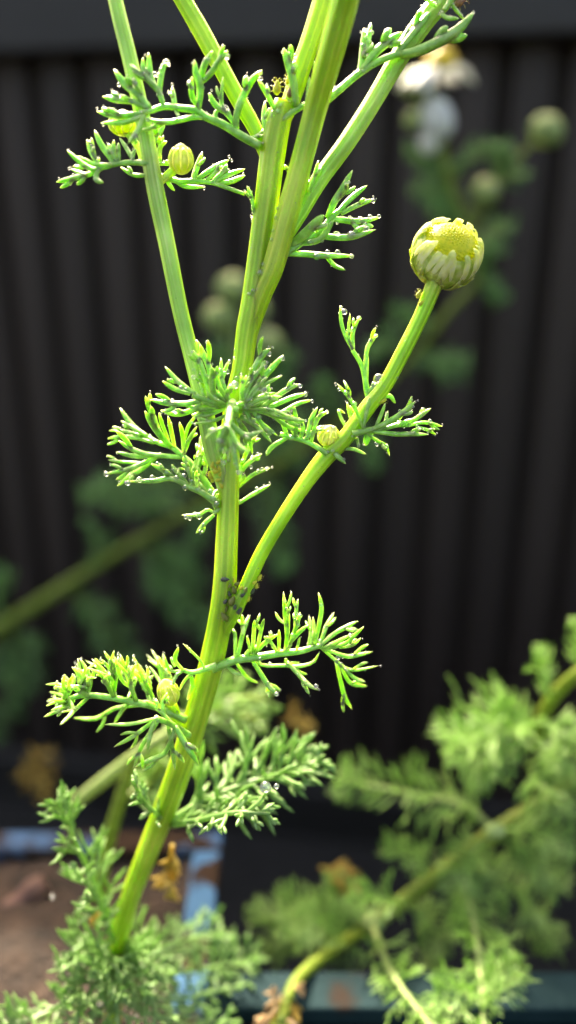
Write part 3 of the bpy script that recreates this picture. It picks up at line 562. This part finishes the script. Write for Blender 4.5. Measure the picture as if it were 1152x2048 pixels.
def small_bud(c, axis, r0, h0, parent, seed, white=True, mat='bud', pm='bract', nb=9):
    g = Geo(); x, y, a = frame(axis)
    lathe(g, c, axis, [(-h0, 0.02), (-0.94 * h0, 0.4 * r0), (-0.6 * h0, 0.85 * r0), (-0.1 * h0, r0), (0.4 * h0, 0.88 * r0), (0.78 * h0, 0.55 * r0), (0.96 * h0, 0.2 * r0), (1.0 * h0, 0.01)], 18, 0.03)
    b = build('flower_bud', g, pm if white else mat, parent)
    for k in range(nb):
        th = 2 * math.pi * k / nb; out = x * math.cos(th) + y * math.sin(th)
        q = [np.asarray(c) + a * z * h0 + out * rr_ * r0 for z, rr_ in [(-0.9, 0.45), (-0.5, 0.93), (0.0, 1.04), (0.5, 0.86), (0.72, 0.66)]]
        g = Geo(); pc = crom(q, 9); g.tube(pc, r0 * 0.30 * np.array([0.6, 0.9, 1, 1, 1, 0.9, 0.75, 0.5, 0.15]), 7, 0.3, out)
        build('bract', g, mat, b)
    return b
def pb(px, py, dY, rx, ry, axis, seed, **k):
    Y = YD(py) + dY; s = S(py, Y); return small_bud(P(px, py, Y), axis, rx * s, ry * s, plant, seed, **k)
pb(362, 318, -0.12, 23, 29, (0.05, -0.1, 1), 1)
pb(246, 246, 0.12, 27, 25, (0.0, 0.1, 1), 2)
pb(657, 871, -0.1, 20, 23, (0.25, -0.2, 1), 3)
for tx, ty, td, ts in ((706, -440, 0.05, 9), (212, -338, 0.12, 10), (757, -445, -1.6, 11), (1064, -320, 0.12, 12), (175, -370, -0.12, 13)): pb(tx, ty, td, 44, 48, (0, 0, 1), ts)     # heads the stems carry above the picture
pb(336, 1384, -0.3, 20, 31, (-0.2, -0.1, 1), 4)

# ---- aphids: every one a thing resting on the plant
CEN = np.array(CENT)
def surf(px, py, lift=0.0, only=None):
    d = np.hypot(CEN[:, 0] - px, CEN[:, 1] - py) + CEN[:, 2] * 3.0
    if only is not None: d = d + np.where(CEN[:, 4] == only, 0, 1e6)
    i = int(d.argmin()); x, y, Y, r = CEN[i, :4]
    s = S(py, Y); off = min(math.hypot(x - px, y - py) * s / max(r, 1e-6), 1.0)
    return P(px, py, Y - r * math.sqrt(max(1 - off * off, 0.0)) - lift), s
def aphid_mesh(mat):
    g = Geo(); n = 11; L = np.linspace(-1, 1, n)
    lathe(g, (0, 0, 0), (1, 0, 0.0001), list(zip(L, [0.01, 0.30, 0.47, 0.54, 0.55, 0.52, 0.45, 0.36, 0.28, 0.20, 0.01])), 12)
    for s in (-1, 1): g.tube(crom([(-0.62, 0.22 * s, 0.34), (-0.85, 0.30 * s, 0.55)], 4), 0.045, 5); g.ball((0.86, 0.15 * s, 0.10), 0.06, None, 5, 4)
    v = np.vstack(g.v); me = bpy.data.meshes.new('aphid'); me.from_pydata(v.tolist(), [], g.f); me.materials.append(M[mat])
    me.polygons.foreach_set('use_smooth', [True] * len(me.polygons)); return me
def leg_mesh(mat):
    g = Geo(); g.tube(crom([(0, 0.30, -0.15), (0.05, 0.72, 0.12), (0.08, 0.95, -0.50)], 7), np.linspace(0.032, 0.014, 7), 5)
    me = bpy.data.meshes.new('leg'); me.from_pydata(np.vstack(g.v).tolist(), [], g.f); me.materials.append(M[mat]); return me
def ant_mesh(mat):
    g = Geo(); g.tube(crom([(0.9, 0.1, 0.05), (1.2, 0.35, 0.35), (0.7, 0.75, 0.55)], 7), np.linspace(0.02, 0.009, 7), 5)
    me = bpy.data.meshes.new('antenna'); me.from_pydata(np.vstack(g.v).tolist(), [], g.f); me.materials.append(M[mat]); return me
AM = {k: (aphid_mesh(k), leg_mesh(k), ant_mesh(k)) for k in ('aphid_y', 'aphid_g', 'aphid_d', 'aphid_b')}
def aphid(px, py, Lpx, ang, mat, label, group):
    Lpx *= 1.12
    p, s = surf(px, py, 0.45 * 0.5 * Lpx * S(py, YD(py)), 1)
    bm_, lm_, an_ = AM[mat]
    o = bpy.data.objects.new('aphid', bm_); link(o, None, p); sz = Lpx * 0.5 * s
    # body axis lies in the picture-facing side of the stem, back towards the viewer
    d = Vector((math.cos(R(ang)), -0.12, math.sin(R(ang)))).normalized(); up = Vector((0.0, -1.0, 0.25)); sidev = up.cross(d).normalized(); up = d.cross(sidev)
    from mathutils import Matrix
    o.rotation_euler = Matrix((d, sidev, up)).transposed().to_euler(); o.scale = (sz, sz, sz)
    for dx_, s_, rz in ((0.35, 1, 0.5), (0.1, 1, 0), (-0.2, 1, -0.5), (0.35, -1, 0.5), (0.1, -1, 0), (-0.2, -1, -0.5)):
        l = bpy.data.objects.new('leg', lm_); sc.collection.objects.link(l); l.parent = o; l.location = (dx_, 0, 0); l.scale = (1, s_, 1); l.rotation_euler = (0, 0, -rz * s_)
    for s_ in (1, -1):
        l = bpy.data.objects.new('antenna', an_); sc.collection.objects.link(l); l.parent = o; l.scale = (1, s_, 1)
    return tag(o, label, 'aphid', group)
GF = 'aphids in the fork below the long branch'
aphid(450, 1159, 17, 5, 'aphid_d', 'single dark grey aphid lying crosswise on the thick stem above the fork', GF)
for q in ((451, 1203, 13, 60), (505, 1182, 15, 55), (479, 1222, 17, 60), (459, 1188, 13, 100), (486, 1190, 12, 40), (470, 1214, 12, 80)): aphid(*q, 'aphid_d', 'dark grey aphid at the edge of the cluster in the stem fork', GF)
for q in ((467, 1161, 13, 80), (482, 1176, 11, 45), (496, 1198, 14, 60), (519, 1155, 15, 60), (513, 1172, 12, 80), (509, 1165, 12, 30), (476, 1226, 10, 30)):
    aphid(*q, 'aphid_y', 'small bright yellow aphid in the cluster at the stem fork', GF)
for q in ((468, 1180, 19, 100), (464, 1202, 23, 65), (449, 1234, 23, 120), (453, 1218, 13, 80), (474, 1168, 13, 30), (492, 1180, 13, 70), (460, 1172, 12, 60)): aphid(*q, 'aphid_g', 'plump olive green aphid in the cluster at the stem fork', GF)
GN = 'yellow aphids under the middle leaf node'
for q in ((425, 930, 14, 80), (437, 924, 12, 40), (432, 943, 15, 10), (421, 951, 17, 100), (440, 948, 11, 60), (436, 960, 12, 20), (442, 971, 14, 120), (429, 936, 11, 150), (426, 960, 12, 60), (438, 937, 12, 100)):
    aphid(*q, 'aphid_y', 'yellow aphid crowded against the thick stem under the middle leaves', GN)
for q, l in (((848, 556, 15, 80), 'yellow aphid on the stalk right below the big bud'), ((838, 588, 17, 70), 'yellow aphid upper of two on the bent bud stalk'), ((842, 606, 13, 50), 'yellow aphid lower of two on the bent bud stalk')):
    aphid(*q, 'aphid_y', l, 'aphids under the big bud')
aphid(554, 175, 26, 85, 'aphid_y', 'upright yellow aphid between the stems at the top fork', 'aphids at the top fork')
aphid(576, 160, 18, 85, 'aphid_y', 'yellow aphid touching the upright leaf at the top fork', 'aphids at the top fork')
aphid(580, 184, 20, 80, 'aphid_b', 'reddish brown aphid at the top fork', 'aphids at the top fork')
aphid(921, 3, 26, 35, 'aphid_b', 'brown aphid on the pale slanting branch near its upper leaf', 'aphids at the top fork')
aphid(764, 802, 18, 20, 'aphid_y', 'yellow aphid tucked in the leaf node on the bud branch', 'aphids under the big bud')

# ---- water droplets
dg = Geo(); dg.ball((0, 0, 0), (1, 1, 0.88), None, 14, 10)
dme = bpy.data.meshes.new('droplet'); dme.from_pydata(np.vstack(dg.v).tolist(), [], dg.f); dme.materials.append(M['water']); dme.polygons.foreach_set('use_smooth', [True] * len(dme.polygons))
def drops(label, group, lst):
    for px, py, r in lst:
        p, s = surf(px, py); o = bpy.data.objects.new('water_droplet', dme); link(o, None, p + np.array([0, -0.25, 0.1]) * r * s)
        o.scale = (r * s, r * s, r * s * rng.uniform(0.9, 1.15)); tag(o, label, 'droplet', group)
G1 = 'droplets on the sharp plant'
drops('clear water droplet on the long leaf by the top fork', G1, [(454, 114, 6), (520, 147, 5), (415, 122, 7), (318, 152, 6), (333, 127, 7), (310, 149, 5), (385, 177, 5), (449, 219, 9), (456, 226, 6), (410, 158, 4), (522, 158, 4), (288, 148, 4), (238, 170, 4), (322, 140, 4), (296, 240, 5), (262, 205, 5), (420, 190, 4)])
drops('clear water droplet on the upright leaf at the top fork', G1, [(587, 139, 5), (590, 112, 4), (580, 108, 4), (556, 225, 6), (540, 222, 6), (608, 209, 5), (562, 212, 5)])
drops('clear water droplet on the forked leaf crossing the slanting branch', G1, [(731, 62, 4), (743, 66, 5), (731, 77, 5), (738, 86, 5), (726, 92, 5), (742, 55, 3), (781, 93, 4), (727, 145, 5), (672, 178, 5)])
drops('clear water droplet on the leaf with three level fingers', G1, [(673, 469, 7), (703, 471, 9), (634, 514, 8), (703, 513, 5), (746, 402, 5), (733, 458, 6), (700, 437, 5), (720, 438, 5), (740, 434, 5), (655, 505, 5), (675, 506, 6), (644, 482, 4), (674, 446, 4), (620, 486, 6), (603, 482, 5), (758, 433, 4)])
drops('clear water droplet running down the groove of the thick stem', G1, [(521, 547, 9), (526, 530, 5), (510, 570, 4), (507, 582, 5), (499, 589, 5), (543, 480, 5), (546, 462, 4), (552, 436, 5), (556, 418, 4), (470, 770, 8), (462, 775, 7), (474, 758, 6), (468, 716, 3), (470, 700, 3)])
drops('clear water droplet on the leaves of the middle node', G1, [(387, 755, 5), (389, 741, 5), (413, 751, 4), (459, 724, 4), (455, 743, 5), (449, 747, 5), (440, 740, 4), (600, 772, 5), (611, 789, 5), (539, 708, 5), (565, 717, 5), (531, 734, 4), (512, 745, 4), (540, 742, 4), (528, 780, 7), (534, 789, 6), (517, 835, 7), (484, 822, 6), (583, 876, 7), (440, 882, 8), (478, 945, 6), (624, 802, 4), (654, 824, 4), (500, 800, 6), (465, 806, 9), (352, 823, 8), (330, 803, 5), (345, 802, 5), (362, 776, 5), (372, 780, 5), (445, 900, 6)])
drops('clear water droplet on the fan-shaped leaf beside the yellow aphids', G1, [(213, 948, 6), (256, 966, 6), (279, 960, 7), (305, 957, 7), (333, 946, 8), (346, 940, 5), (353, 955, 5), (368, 952, 6), (371, 975, 7), (397, 979, 6), (383, 962, 4), (286, 913, 5), (292, 917, 4), (262, 952, 4), (300, 872, 4), (420, 985, 8), (428, 996, 8), (434, 1008, 6), (315, 928, 5), (447, 925, 6), (433, 1000, 5)])
drops('clear water droplet on the tiny forked leaf low on the thick stem', G1, [(391, 1029, 6), (398, 1032, 7), (379, 1036, 5), (371, 1034, 4), (408, 1050, 4), (400, 1063, 4), (412, 1020, 4)])
drops('clear water droplet on the short leaves right of the thick stem', G1, [(486, 922, 5), (502, 934, 4), (517, 942, 5), (524, 938, 4), (514, 978, 5), (505, 915, 5), (516, 908, 4), (533, 938, 4), (528, 972, 3)])
drops('clear water droplet on the leaf under the bent bud stalk', G1, [(688, 624, 7), (682, 615, 4), (718, 637, 5), (751, 672, 5), (740, 682, 4), (757, 758, 11), (793, 756, 4), (678, 779, 4), (692, 786, 6), (708, 808, 6), (686, 893, 7), (753, 888, 5), (773, 892, 4), (846, 820, 5), (860, 842, 4), (797, 845, 5), (668, 857, 6), (665, 902, 6), (840, 846, 4), (822, 800, 4), (672, 900, 5), (800, 822, 4)])
drops('clear water droplet on the thready leaf right of the thick stem', G1, [(640, 1283, 5), (632, 1372, 5), (553, 1388, 5), (600, 1232, 5), (585, 1270, 5), (676, 1315, 5), (700, 1270, 4), (596, 1250, 5), (560, 1300, 4), (520, 1318, 5), (540, 1328, 5), (642, 1210, 4), (570, 1202, 4), (610, 1362, 4)])
drops('round bright water droplet on the blurred frond at the stem base', G1, [(531, 1573, 12), (553, 1572, 6), (434, 1627, 6), (105, 1793, 5), (200, 2010, 5), (270, 2030, 5)])
# fine dew: hundreds of beads along the leaf edges, too many to count
dew = Geo(); r = np.random.RandomState(9)
lv = CEN[(CEN[:, 4] == 0) & (CEN[:, 1] < 1420)]
for x, y, Y, rad, _ in lv[r.choice(len(lv), 2300)]:
    th = r.uniform(0, 2 * math.pi); q = P(x, y, Y); s = r.uniform(0.006, 0.0185)
    ox, oz, oy = math.cos(th), abs(math.sin(th)) * r.choice([1, 1, 1, -1]), -r.uniform(0.1, 0.9)
    v = np.array([ox, oy, oz]); v /= np.linalg.norm(v)
    dew.ball(q + v * rad * 0.86, s, None, 6, 5)
tr = CEN[(CEN[:, 4] == 1) & (CEN[:, 1] < 1250)]
for x, y, Y, rad, _ in tr[r.choice(len(tr), 420)]:
    th = r.uniform(-1.5, 1.5); q = P(x + r.uniform(-3, 3), y + r.uniform(-8, 8), Y)
    dew.ball(q + np.array([math.sin(th), -math.cos(th), 0.1]) * rad * 1.0, r.uniform(0.004, 0.009), None, 6, 5)
tag(build('dew', dew, 'water'), 'fine dew beading the stems and leaf edges of the sharp plant', 'dew', None, 'stuff')

# ================================================================ BLURRED PLANTS BEHIND
def bstem(nm, pts, mat, parent, n=30, sides=12):
    c = crom([P(x, y, Y) for x, y, w, Y in pts], n)
    wd = np.interp(np.linspace(0, 1, n), np.linspace(0, 1, len(pts)), [w * 0.36 * S(y, Y) for x, y, w, Y in pts])
    g = Geo(); g.tube(c, wd, sides, 1.0, (0, -1, 0.2), 0.04, 5); return build(nm, g, mat, parent)
def bleaf(parent, pts, n, plen, wid, seed, mat='far_leaf', rib=None, bias=(0, 0, 0.15), nsec=5, rw=None):
    return feather('leaf', PX(pts), n, plen, wid, mat, parent, seed, sub=False, bias=bias, nsec=nsec, rr_w=rw, ribmat=rib, sides=4)
YB = 26.5
p0 = P(-420, 1900, YB); p0[2] = 0.0
far = empty('chamomile_plant', p0)
tag(far, 'blurred sprawling plant with white daisy flowers leaning across before the fence', 'plant')
g = Geo(); c = crom([p0, p0 + np.array([0.5, 0, 8]), P(-260, 1460, YB), P(-60, 1298, YB)], 24); g.tube(c, 0.2, 12); build('stem', g, 'far_stem', far)
bstem('stem', [(-62, 1300, 40, YB), (0, 1255, 40, YB), (120, 1178, 32, YB), (260, 1090, 25, YB), (400, 1012, 20, YB), (560, 925, 17, YB), (680, 845, 16, YB), (800, 740, 17, YB), (900, 620, 20, YB), (952, 560, 20, YB), (945, 480, 20, YB), (905, 380, 19, YB), (885, 290, 17, YB), (880, 190, 15, YB)], 'far_stem', far, 60)
bstem('branch', [(940, 470, 16, YB), (985, 375, 15, YB), (1040, 310, 15, YB), (1082, 272, 16, YB)], 'far_stem', far)
bstem('branch', [(925, 430, 13, YB), (955, 410, 12, YB), (970, 390, 13, YB)], 'far_stem', far)
bstem('branch', [(895, 330, 13, YB), (850, 260, 12, YB), (834, 185, 13, YB)], 'far_stem', far)
bstem('branch', [(890, 320, 13, YB), (876, 290, 13, YB), (868, 270, 14, YB)], 'far_stem', far)
bstem('branch', [(520, 945, 22, YB), (492, 860, 20, YB), (478, 760, 20, YB), (472, 660, 18, YB), (466, 590, 17, YB)], 'pale_rib', far)
bstem('branch', [(480, 760, 15, YB), (455, 690, 15, YB), (440, 645, 17, YB)], 'pale_rib', far)
bstem('branch', [(485, 800, 15, YB), (515, 740, 15, YB), (532, 700, 18, YB)], 'pale_rib', far)
def fbud(px, py, rx, ry, axis, seed, Y=YB, **k):
    s = S(py, Y); return small_bud(P(px, py, Y), axis, rx * s, ry * s, far, seed, mat=k.get('mat', 'pale_rib'), pm='petal' if k.get('wh') else 'bract', nb=11)
fbud(1094, 260, 31, 31, (0.5, 0.1, 0.9), 1); fbud(972, 380, 26, 27, (0.1, -0.5, 0.8), 2); fbud(833, 170, 30, 28, (0.1, 0, 1), 3); fbud(828, 240, 18, 19, (-0.2, 0, 1), 4)
fbud(466, 575, 30, 30, (0.1, -0.1, 1), 5); fbud(437, 632, 29, 29, (-0.2, -0.1, 1), 6); fbud(535, 682, 30, 26, (0.3, 0, 1), 7); fbud(520, 620, 18, 20, (0.3, 0, 1), 8)
def daisy(px, py, axis, Rd, plen, n, droop, seed, Y=YB, arc=(0, 2 * math.pi)):
    c = P(px, py, Y); x, y, a = frame(axis); rr = random.Random(seed)
    g = Geo(); lathe(g, c, axis, [(-0.35 * Rd, 0.02), (-0.3 * Rd, 0.6 * Rd), (-0.05 * Rd, 0.95 * Rd), (0.05 * Rd, Rd)], 20)
    f = build('flower', g, 'far_stem', far)
    g = Geo(); lathe(g, c, axis, [(0.0, Rd), (0.35 * Rd, 0.92 * Rd), (0.75 * Rd, 0.66 * Rd), (1.0 * Rd, 0.3 * Rd), (1.06 * Rd, 0.02)], 24, 0.03)
    build('disc', g, 'far_disc', f)
    for k in range(n):
        th = arc[0] + (arc[1] - arc[0]) * (k + rr.uniform(-0.2, 0.2)) / n; out = x * math.cos(th) + y * math.sin(th); dr = droop * rr.uniform(0.7, 1.2)
        q = [c + out * Rd * 0.85, c + out * (Rd * 0.9 + plen * 0.4 * math.cos(dr * 0.5)) - a * plen * 0.4 * math.sin(dr * 0.5), c + out * (Rd * 0.9 + plen * (0.4 * math.cos(dr * 0.5) + 0.6 * math.cos(dr))) - a * plen * (0.4 * math.sin(dr * 0.5) + 0.6 * math.sin(dr))]
        g = Geo(); g.tube(crom(q, 10), plen * 0.19 * np.array([0.4, 0.7, 0.9, 1, 1.02, 1.02, 1, 0.9, 0.7, 0.35]), 8, 0.1, a); build('petal', g, 'petal', f)
daisy(882, 130, (-0.12, -0.12, 1), 0.45, 1.04, 13, 0.7, 2, arc=(-2.6, 1.4))
fbud(872, 238, 31, 46, (-0.25, 0.1, 1), 12, mat='petal', wh=1)
fbud(858, 286, 20, 22, (-0.6, -0.1, 0.2), 13, mat='petal', wh=1)
fl = [
 ([(905, 380), (860, 330), (830, 300)], 14, .55), ([(900, 370), (940, 320), (975, 290)], 12, .5), ([(930, 440), (880, 400), (840, 370)], 16, .6), ([(940, 470), (905, 440), (870, 430)], 16, .6),
 ([(985, 375), (1005, 330), (1000, 300)], 14, .5), ([(990, 372), (1030, 350), (1050, 345)], 8, .35), ([(945, 500), (990, 470), (1000, 440)], 12, .5), ([(950, 555), (985, 575), (1000, 600)], 14, .55), ([(952, 560), (960, 530), (990, 500)], 14, .5),
 ([(880, 645), (830, 640), (790, 620)], 14, .55), ([(850, 680), (870, 730), (930, 725)], 18, .65), ([(830, 710), (780, 690), (740, 700)], 14, .6), ([(700, 830), (735, 880), (745, 935)], 18, .6), ([(690, 840), (650, 800), (640, 770)], 10, .5),
 ([(560, 925), (540, 1010), (555, 1110), (575, 1130)], 22, .6), ([(590, 905), (600, 860), (590, 820)], 14, .5), ([(490, 840), (540, 790), (560, 740)], 18, .65), ([(480, 770), (530, 730), (585, 710)], 18, .6), ([(475, 720), (450, 720), (425, 700)], 12, .5), ([(480, 960), (500, 900), (580, 860)], 16, .6), ([(530, 940), (570, 900), (600, 930)], 16, .6),
 ([(420, 1000), (330, 960), (230, 975), (170, 990)], 26, .75), ([(380, 1025), (300, 1010), (220, 1010)], 20, .65), ([(280, 1080), (350, 1130), (400, 1230), (430, 1290)], 28, .75), ([(270, 1085), (330, 1170), (370, 1240)], 24, .7), ([(330, 1105), (360, 1115), (380, 1140)], 10, .5),
 ([(130, 1175), (190, 1230), (250, 1320), (270, 1350)], 26, .7), ([(440, 990), (400, 1040), (390, 1090)], 14, .6), ([(20, 1245), (-10, 1190), (10, 1150)], 14, .6), ([(20, 1250), (40, 1330), (20, 1430)], 22, .75), ([(0, 1262), (-40, 1400), (-10, 1490)], 24, .8), ([(180, 1140), (200, 1090), (180, 1040)], 12, .5),
]
for k, (pts, n, ln) in enumerate(fl):
    rr_ = random.Random(k); dy = rr_.uniform(-0.8, 1.5)
    bleaf(far, [(x, y, YB + dy * i / (len(pts) - 1)) for i, (x, y) in enumerate(pts)], int(n * 1.4), ln * 1.3, 0.085, 200 + k, 'far_leaf', 'far_stem', nsec=5, rw=0.05)
# second blurred plant, low on the right, rooted in the teal planter
def lowY(Y): return 11.9 + (Y - 11.9) * 0.4 if Y > 11.9 else Y
p1 = P(500, 2060, 10.0); p1[2] = RIM - 0.9; p1[0] = 0.0; p1[1] = 8.4
low = empty('chamomile_plant', p1)
tag(low, 'blurred low bushy plant with thick brownish stem rooted in the teal planter', 'plant')
bstem('stem', [(560, 2050, 32, 8.9), (590, 1965, 34, 9.9), (660, 1905, 36, 10.9), (745, 1848, 40, 11.9), (870, 1752, 40, lowY(12.6)), (985, 1668, 46, lowY(13.2)), (1110, 1590, 40, lowY(13.8)), (1190, 1540, 36, lowY(14.2))], 'far_stem', low, 50)
g = Geo(); a_ = P(560, 2048, 8.9); g.tube(crom([p1, (p1 + a_) / 2 + np.array([-0.1, 0, 0.1]), a_], 8), 0.15, 12); build('stem', g, 'far_stem', low)
bstem('branch', [(1135, 1575, 30, 13.1), (1085, 1500, 32, 13.2), (1080, 1445, 34, 13.1), (1110, 1390, 36, 12.9), (1165, 1340, 36, lowY(13.8)), (1230, 1290, 36, lowY(13.9))], 'far_stem', low)
ll = [  # rachis, pinnae, length, pale rib
 ([(985, 1672, 13.0), (930, 1720, 12.4), (900, 1790, 12.0)], 18, .6, 0), ([(860, 1760, 12.5), (830, 1720, 12.8), (770, 1690, 13.1)], 16, .5, 0), ([(690, 1885, 11.3), (640, 1850, 11.2), (560, 1850, 11.4)], 20, .55, 0), ([(1000, 1660, 12.6), (1080, 1660, 12.3), (1150, 1690, 12.0)], 18, .65, 0), ([(800, 1805, 11.7), (770, 1800, 11.2), (700, 1790, 11.2)], 16, .5, 0),
 ([(1078, 1450, 13.6), (1030, 1440, 13.3), (960, 1470, 13.0), (900, 1490, 12.9)], 34, .95, 0), ([(1070, 1470, 13.6), (1000, 1490, 13.4), (930, 1540, 13.2)], 30, .9, 0), ([(1085, 1440, 13.6), (1110, 1470, 13.4), (1140, 1540, 13.3)], 26, .85, 0), ([(1060, 1500, 13.6), (1040, 1470, 13.2), (990, 1420, 13.1)], 26, .75, 0),  ([(1060, 1540, 13.6), (1080, 1560, 13.2), (1130, 1620, 13)], 22, .8, 0),
 ([(990, 1662, 13.2), (930, 1615, 13.4), (840, 1590, 13.6), (730, 1570, 13.8), (690, 1560, 13.9)], 36, .75, 1), 
 ([(985, 1675, 13.2), (1050, 1700, 13.1), (1120, 1780, 13.0)], 26, .75, 0), ([(900, 1735, 12.8), (1000, 1760, 12.6), (1070, 1830, 12.5), (1110, 1890, 12.5)], 32, .8, 0),  
 ([(900, 1735, 12.6), (935, 1800, 11.7), (955, 1900, 10.5), (970, 2070, 8.8)], 36, .7, 1), ([(745, 1850, 11.7), (780, 1940, 10.3), (850, 2040, 9.1), (890, 2090, 8.7)], 26, .6, 1), ([(745, 1848, 11.9), (690, 1850, 12.1), (600, 1840, 12.4), (500, 1830, 12.6)], 34, .7, 0), ([(740, 1850, 11.9), (680, 1900, 11.8), (590, 1880, 11.9), (520, 1900, 12.0)], 26, .6, 0),
   ([(760, 1840, 12), (700, 1800, 12.4), (660, 1770, 12.6)], 20, .55, 0), ([(800, 1805, 12.2), (860, 1850, 12.0), (880, 1930, 11.8)], 22, .6, 0),   ([(1100, 1400, 13.7), (1085, 1350, 13.9), (1075, 1310, 14)], 14, .45, 0), ([(1160, 1345, 13.8), (1160, 1290, 14), (1145, 1245, 14)], 12, .4, 0),
 ([(700, 1880, 11.6), (640, 1830, 11.8), (560, 1790, 12)], 22, .55, 0), ([(965, 1990, 9.5), (1000, 1960, 9.6), (1040, 1930, 9.8)], 16, .5, 0), ([(960, 1960, 9.8), (920, 1990, 9.5), (870, 2000, 9.4)], 16, .5, 0)]
for k, (pts, n, ln, pr) in enumerate(ll): bleaf(low, [(x, y, lowY(Y)) for x, y, Y in pts], int(n * 1.6), ln * 0.98, 0.044, 300 + k, 'mid_leaf', 'pale_rib' if pr else 'mid_leaf', nsec=3, rw=0.065 if pr else 0.035)
for x, y, w, Y in ((990, 1662, 34, 11.5), (745, 1845, 40, 11.8)):     # pale swollen nodes
    g = Geo(); s = S(y, Y); g.ball(P(x, y, Y), (w * s * 0.6, w * s * 0.5, w * s * 0.5), None, 14, 10); build('node', g, 'pale_rib', low)
# withered leaves
def withered(nm, pts, wid, mat, label, seed, parent=None, blades=3):
    e = empty(nm, P(*pts[0])); tag(e, label, 'dead leaf')
    feather('midrib', PX(pts), 5 + 2 * blades, wid * 2.0, 0.07 if wid > 0.1 else 0.04, mat, e, 600 + seed, sub=False, bias=(0, 0, -0.3), nsec=4, rr_w=0.035, sides=4)
    return e
withered('withered_leaf', [(588, 1960, 10.0), (562, 2000, 9.4), (530, 2050, 8.9), (500, 2090, 8.7)], 0.20, 'tan', 'pale tan shrivelled leaf hanging at the foot of the thick brownish stem', 1)
withered('withered_leaf', [(586, 1975, 9.8), (575, 2020, 9.2), (548, 2070, 8.8)], 0.16, 'dry', 'yellow shrivelled leaf beside the pale tan one', 2, blades=4)
withered('withered_leaf', [(640, 1735, 12.6), (672, 1745, 12.5), (695, 1775, 12.3)], 0.22, 'dry', 'orange withered leaf above the low bushy plant', 3, blades=4)
withered('withered_leaf', [(565, 1445, 15.0), (590, 1440, 15.1), (612, 1450, 15.2)], 0.26, 'dry', 'orange withered leaf tip behind the lower right frond', 4)
withered('withered_leaf', [(60, 1490, 17.0), (75, 1530, 17.0), (90, 1590, 17.2)], 0.36, 'dry', 'yellow withered leaf tuft behind the blue planter', 5, blades=5)
withered('withered_leaf', [(345, 1690, 9.9), (338, 1750, 9.9), (345, 1800, 10.2)], 0.14, 'dry', 'yellow withered leaf hanging below the right frond of the sharp plant', 6, blades=4)
withered('withered_leaf', [(190, 1825, 9.6), (192, 1850, 9.6)], 0.07, 'dry', 'tiny orange dead leaf tip by the sharp stem base', 7, blades=2)
# pale young shoot behind the sharp plant
p2 = P(150, 1790, 11.6)
sh = empty('young_shoot', p2); tag(sh, 'pale olive blurred shoot rising from the soil behind the sharp stem', 'plant')
bstem('stem', [(196, 1800, 40, 11.3), (212, 1700, 40, 11.4), (240, 1600, 38, 11.6), (268, 1510, 32, 11.8)], 'far_stem', sh)
bstem('branch', [(150, 1605, 30, 12.2), (215, 1555, 36, 12.0), (290, 1500, 38, 11.8), (350, 1460, 34, 11.7)], 'pale_rib', sh)
for k, pts in enumerate([[(300, 1490, 11.8), (380, 1440, 12.2), (470, 1400, 12.5), (540, 1400, 12.7)], [(330, 1470, 11.8), (430, 1430, 12.4), (520, 1440, 12.8)], [(240, 1600, 11.6), (300, 1570, 11.9), (330, 1520, 12)]]):
    bleaf(sh, pts, 20, .6, 0.065, 400 + k, 'mid_leaf', 'far_stem', nsec=5)
# twigs and bark chips on the soil
def twig(pts, w, label, mat='twig'):
    c = crom([P(x, y, Y) for x, y, Y in pts], 20); g = Geo(); g.tube(c, w * (1 + 0.12 * np.sin(np.linspace(0, 17, 20))), 10, 0.9, (0, 0, 1), 0.05, 4)
    return tag(build('twig', g, mat), label, 'twig')
twig([(-60, 1880, 11.6), (20, 1820, 12.0), (90, 1765, 12.4)], 0.24, 'thick reddish twig lying aslant on the soil in the blue planter')
twig([(-60, 1962, 10.6), (40, 1966, 10.7), (130, 1968, 10.8)], 0.22, 'reddish twig lying level on the soil below the aslant one')
twig([(-10, 1870, 11.6), (30, 1905, 11.3), (75, 1925, 11.2), (100, 1890, 11.4)], 0.10, 'thin curved brown twig between the two reddish twigs', 'bark')
r = np.random.RandomState(21); k = 0
for x, y in [(330, 1720), (290, 1860), (400, 1880), (310, 1800), (60, 2010), (20, 1720), (150, 1960), (350, 1850), (80, 1870), (40, 1930), (380, 1650), (120, 1700)]:
    q = P(x, y, 34 * 0); 
    dx, dy = (x - 576) / FPX, (1024 - y) / FPX; t = (RIM - 0.62 - CAMZ) / (-SP + dy * CP); q = np.array([dx * t, t * (CP + dy * SP), RIM - 0.62])
    if q[0] > -2.1 or q[1] > 12.8: continue
    g = Geo(); a = r.uniform(0, 3.1); u = np.array([math.cos(a), math.sin(a), r.uniform(-.2, .2)]) * r.uniform(0.3, 0.6)
    g.tube(crom([q - u, q + [0, 0, 0.05], q + u], 6), np.array([.1, .2, .24, .22, .18, .08]) * r.uniform(0.7, 1.2), 6, 0.4, (0.1, 0.1, 1)); o = build('bark_chip', g, 'bark', smooth=False)
    tag(o, 'small brown bark chip on the soil of the blue planter', 'bark chip', 'bark chips on the soil')
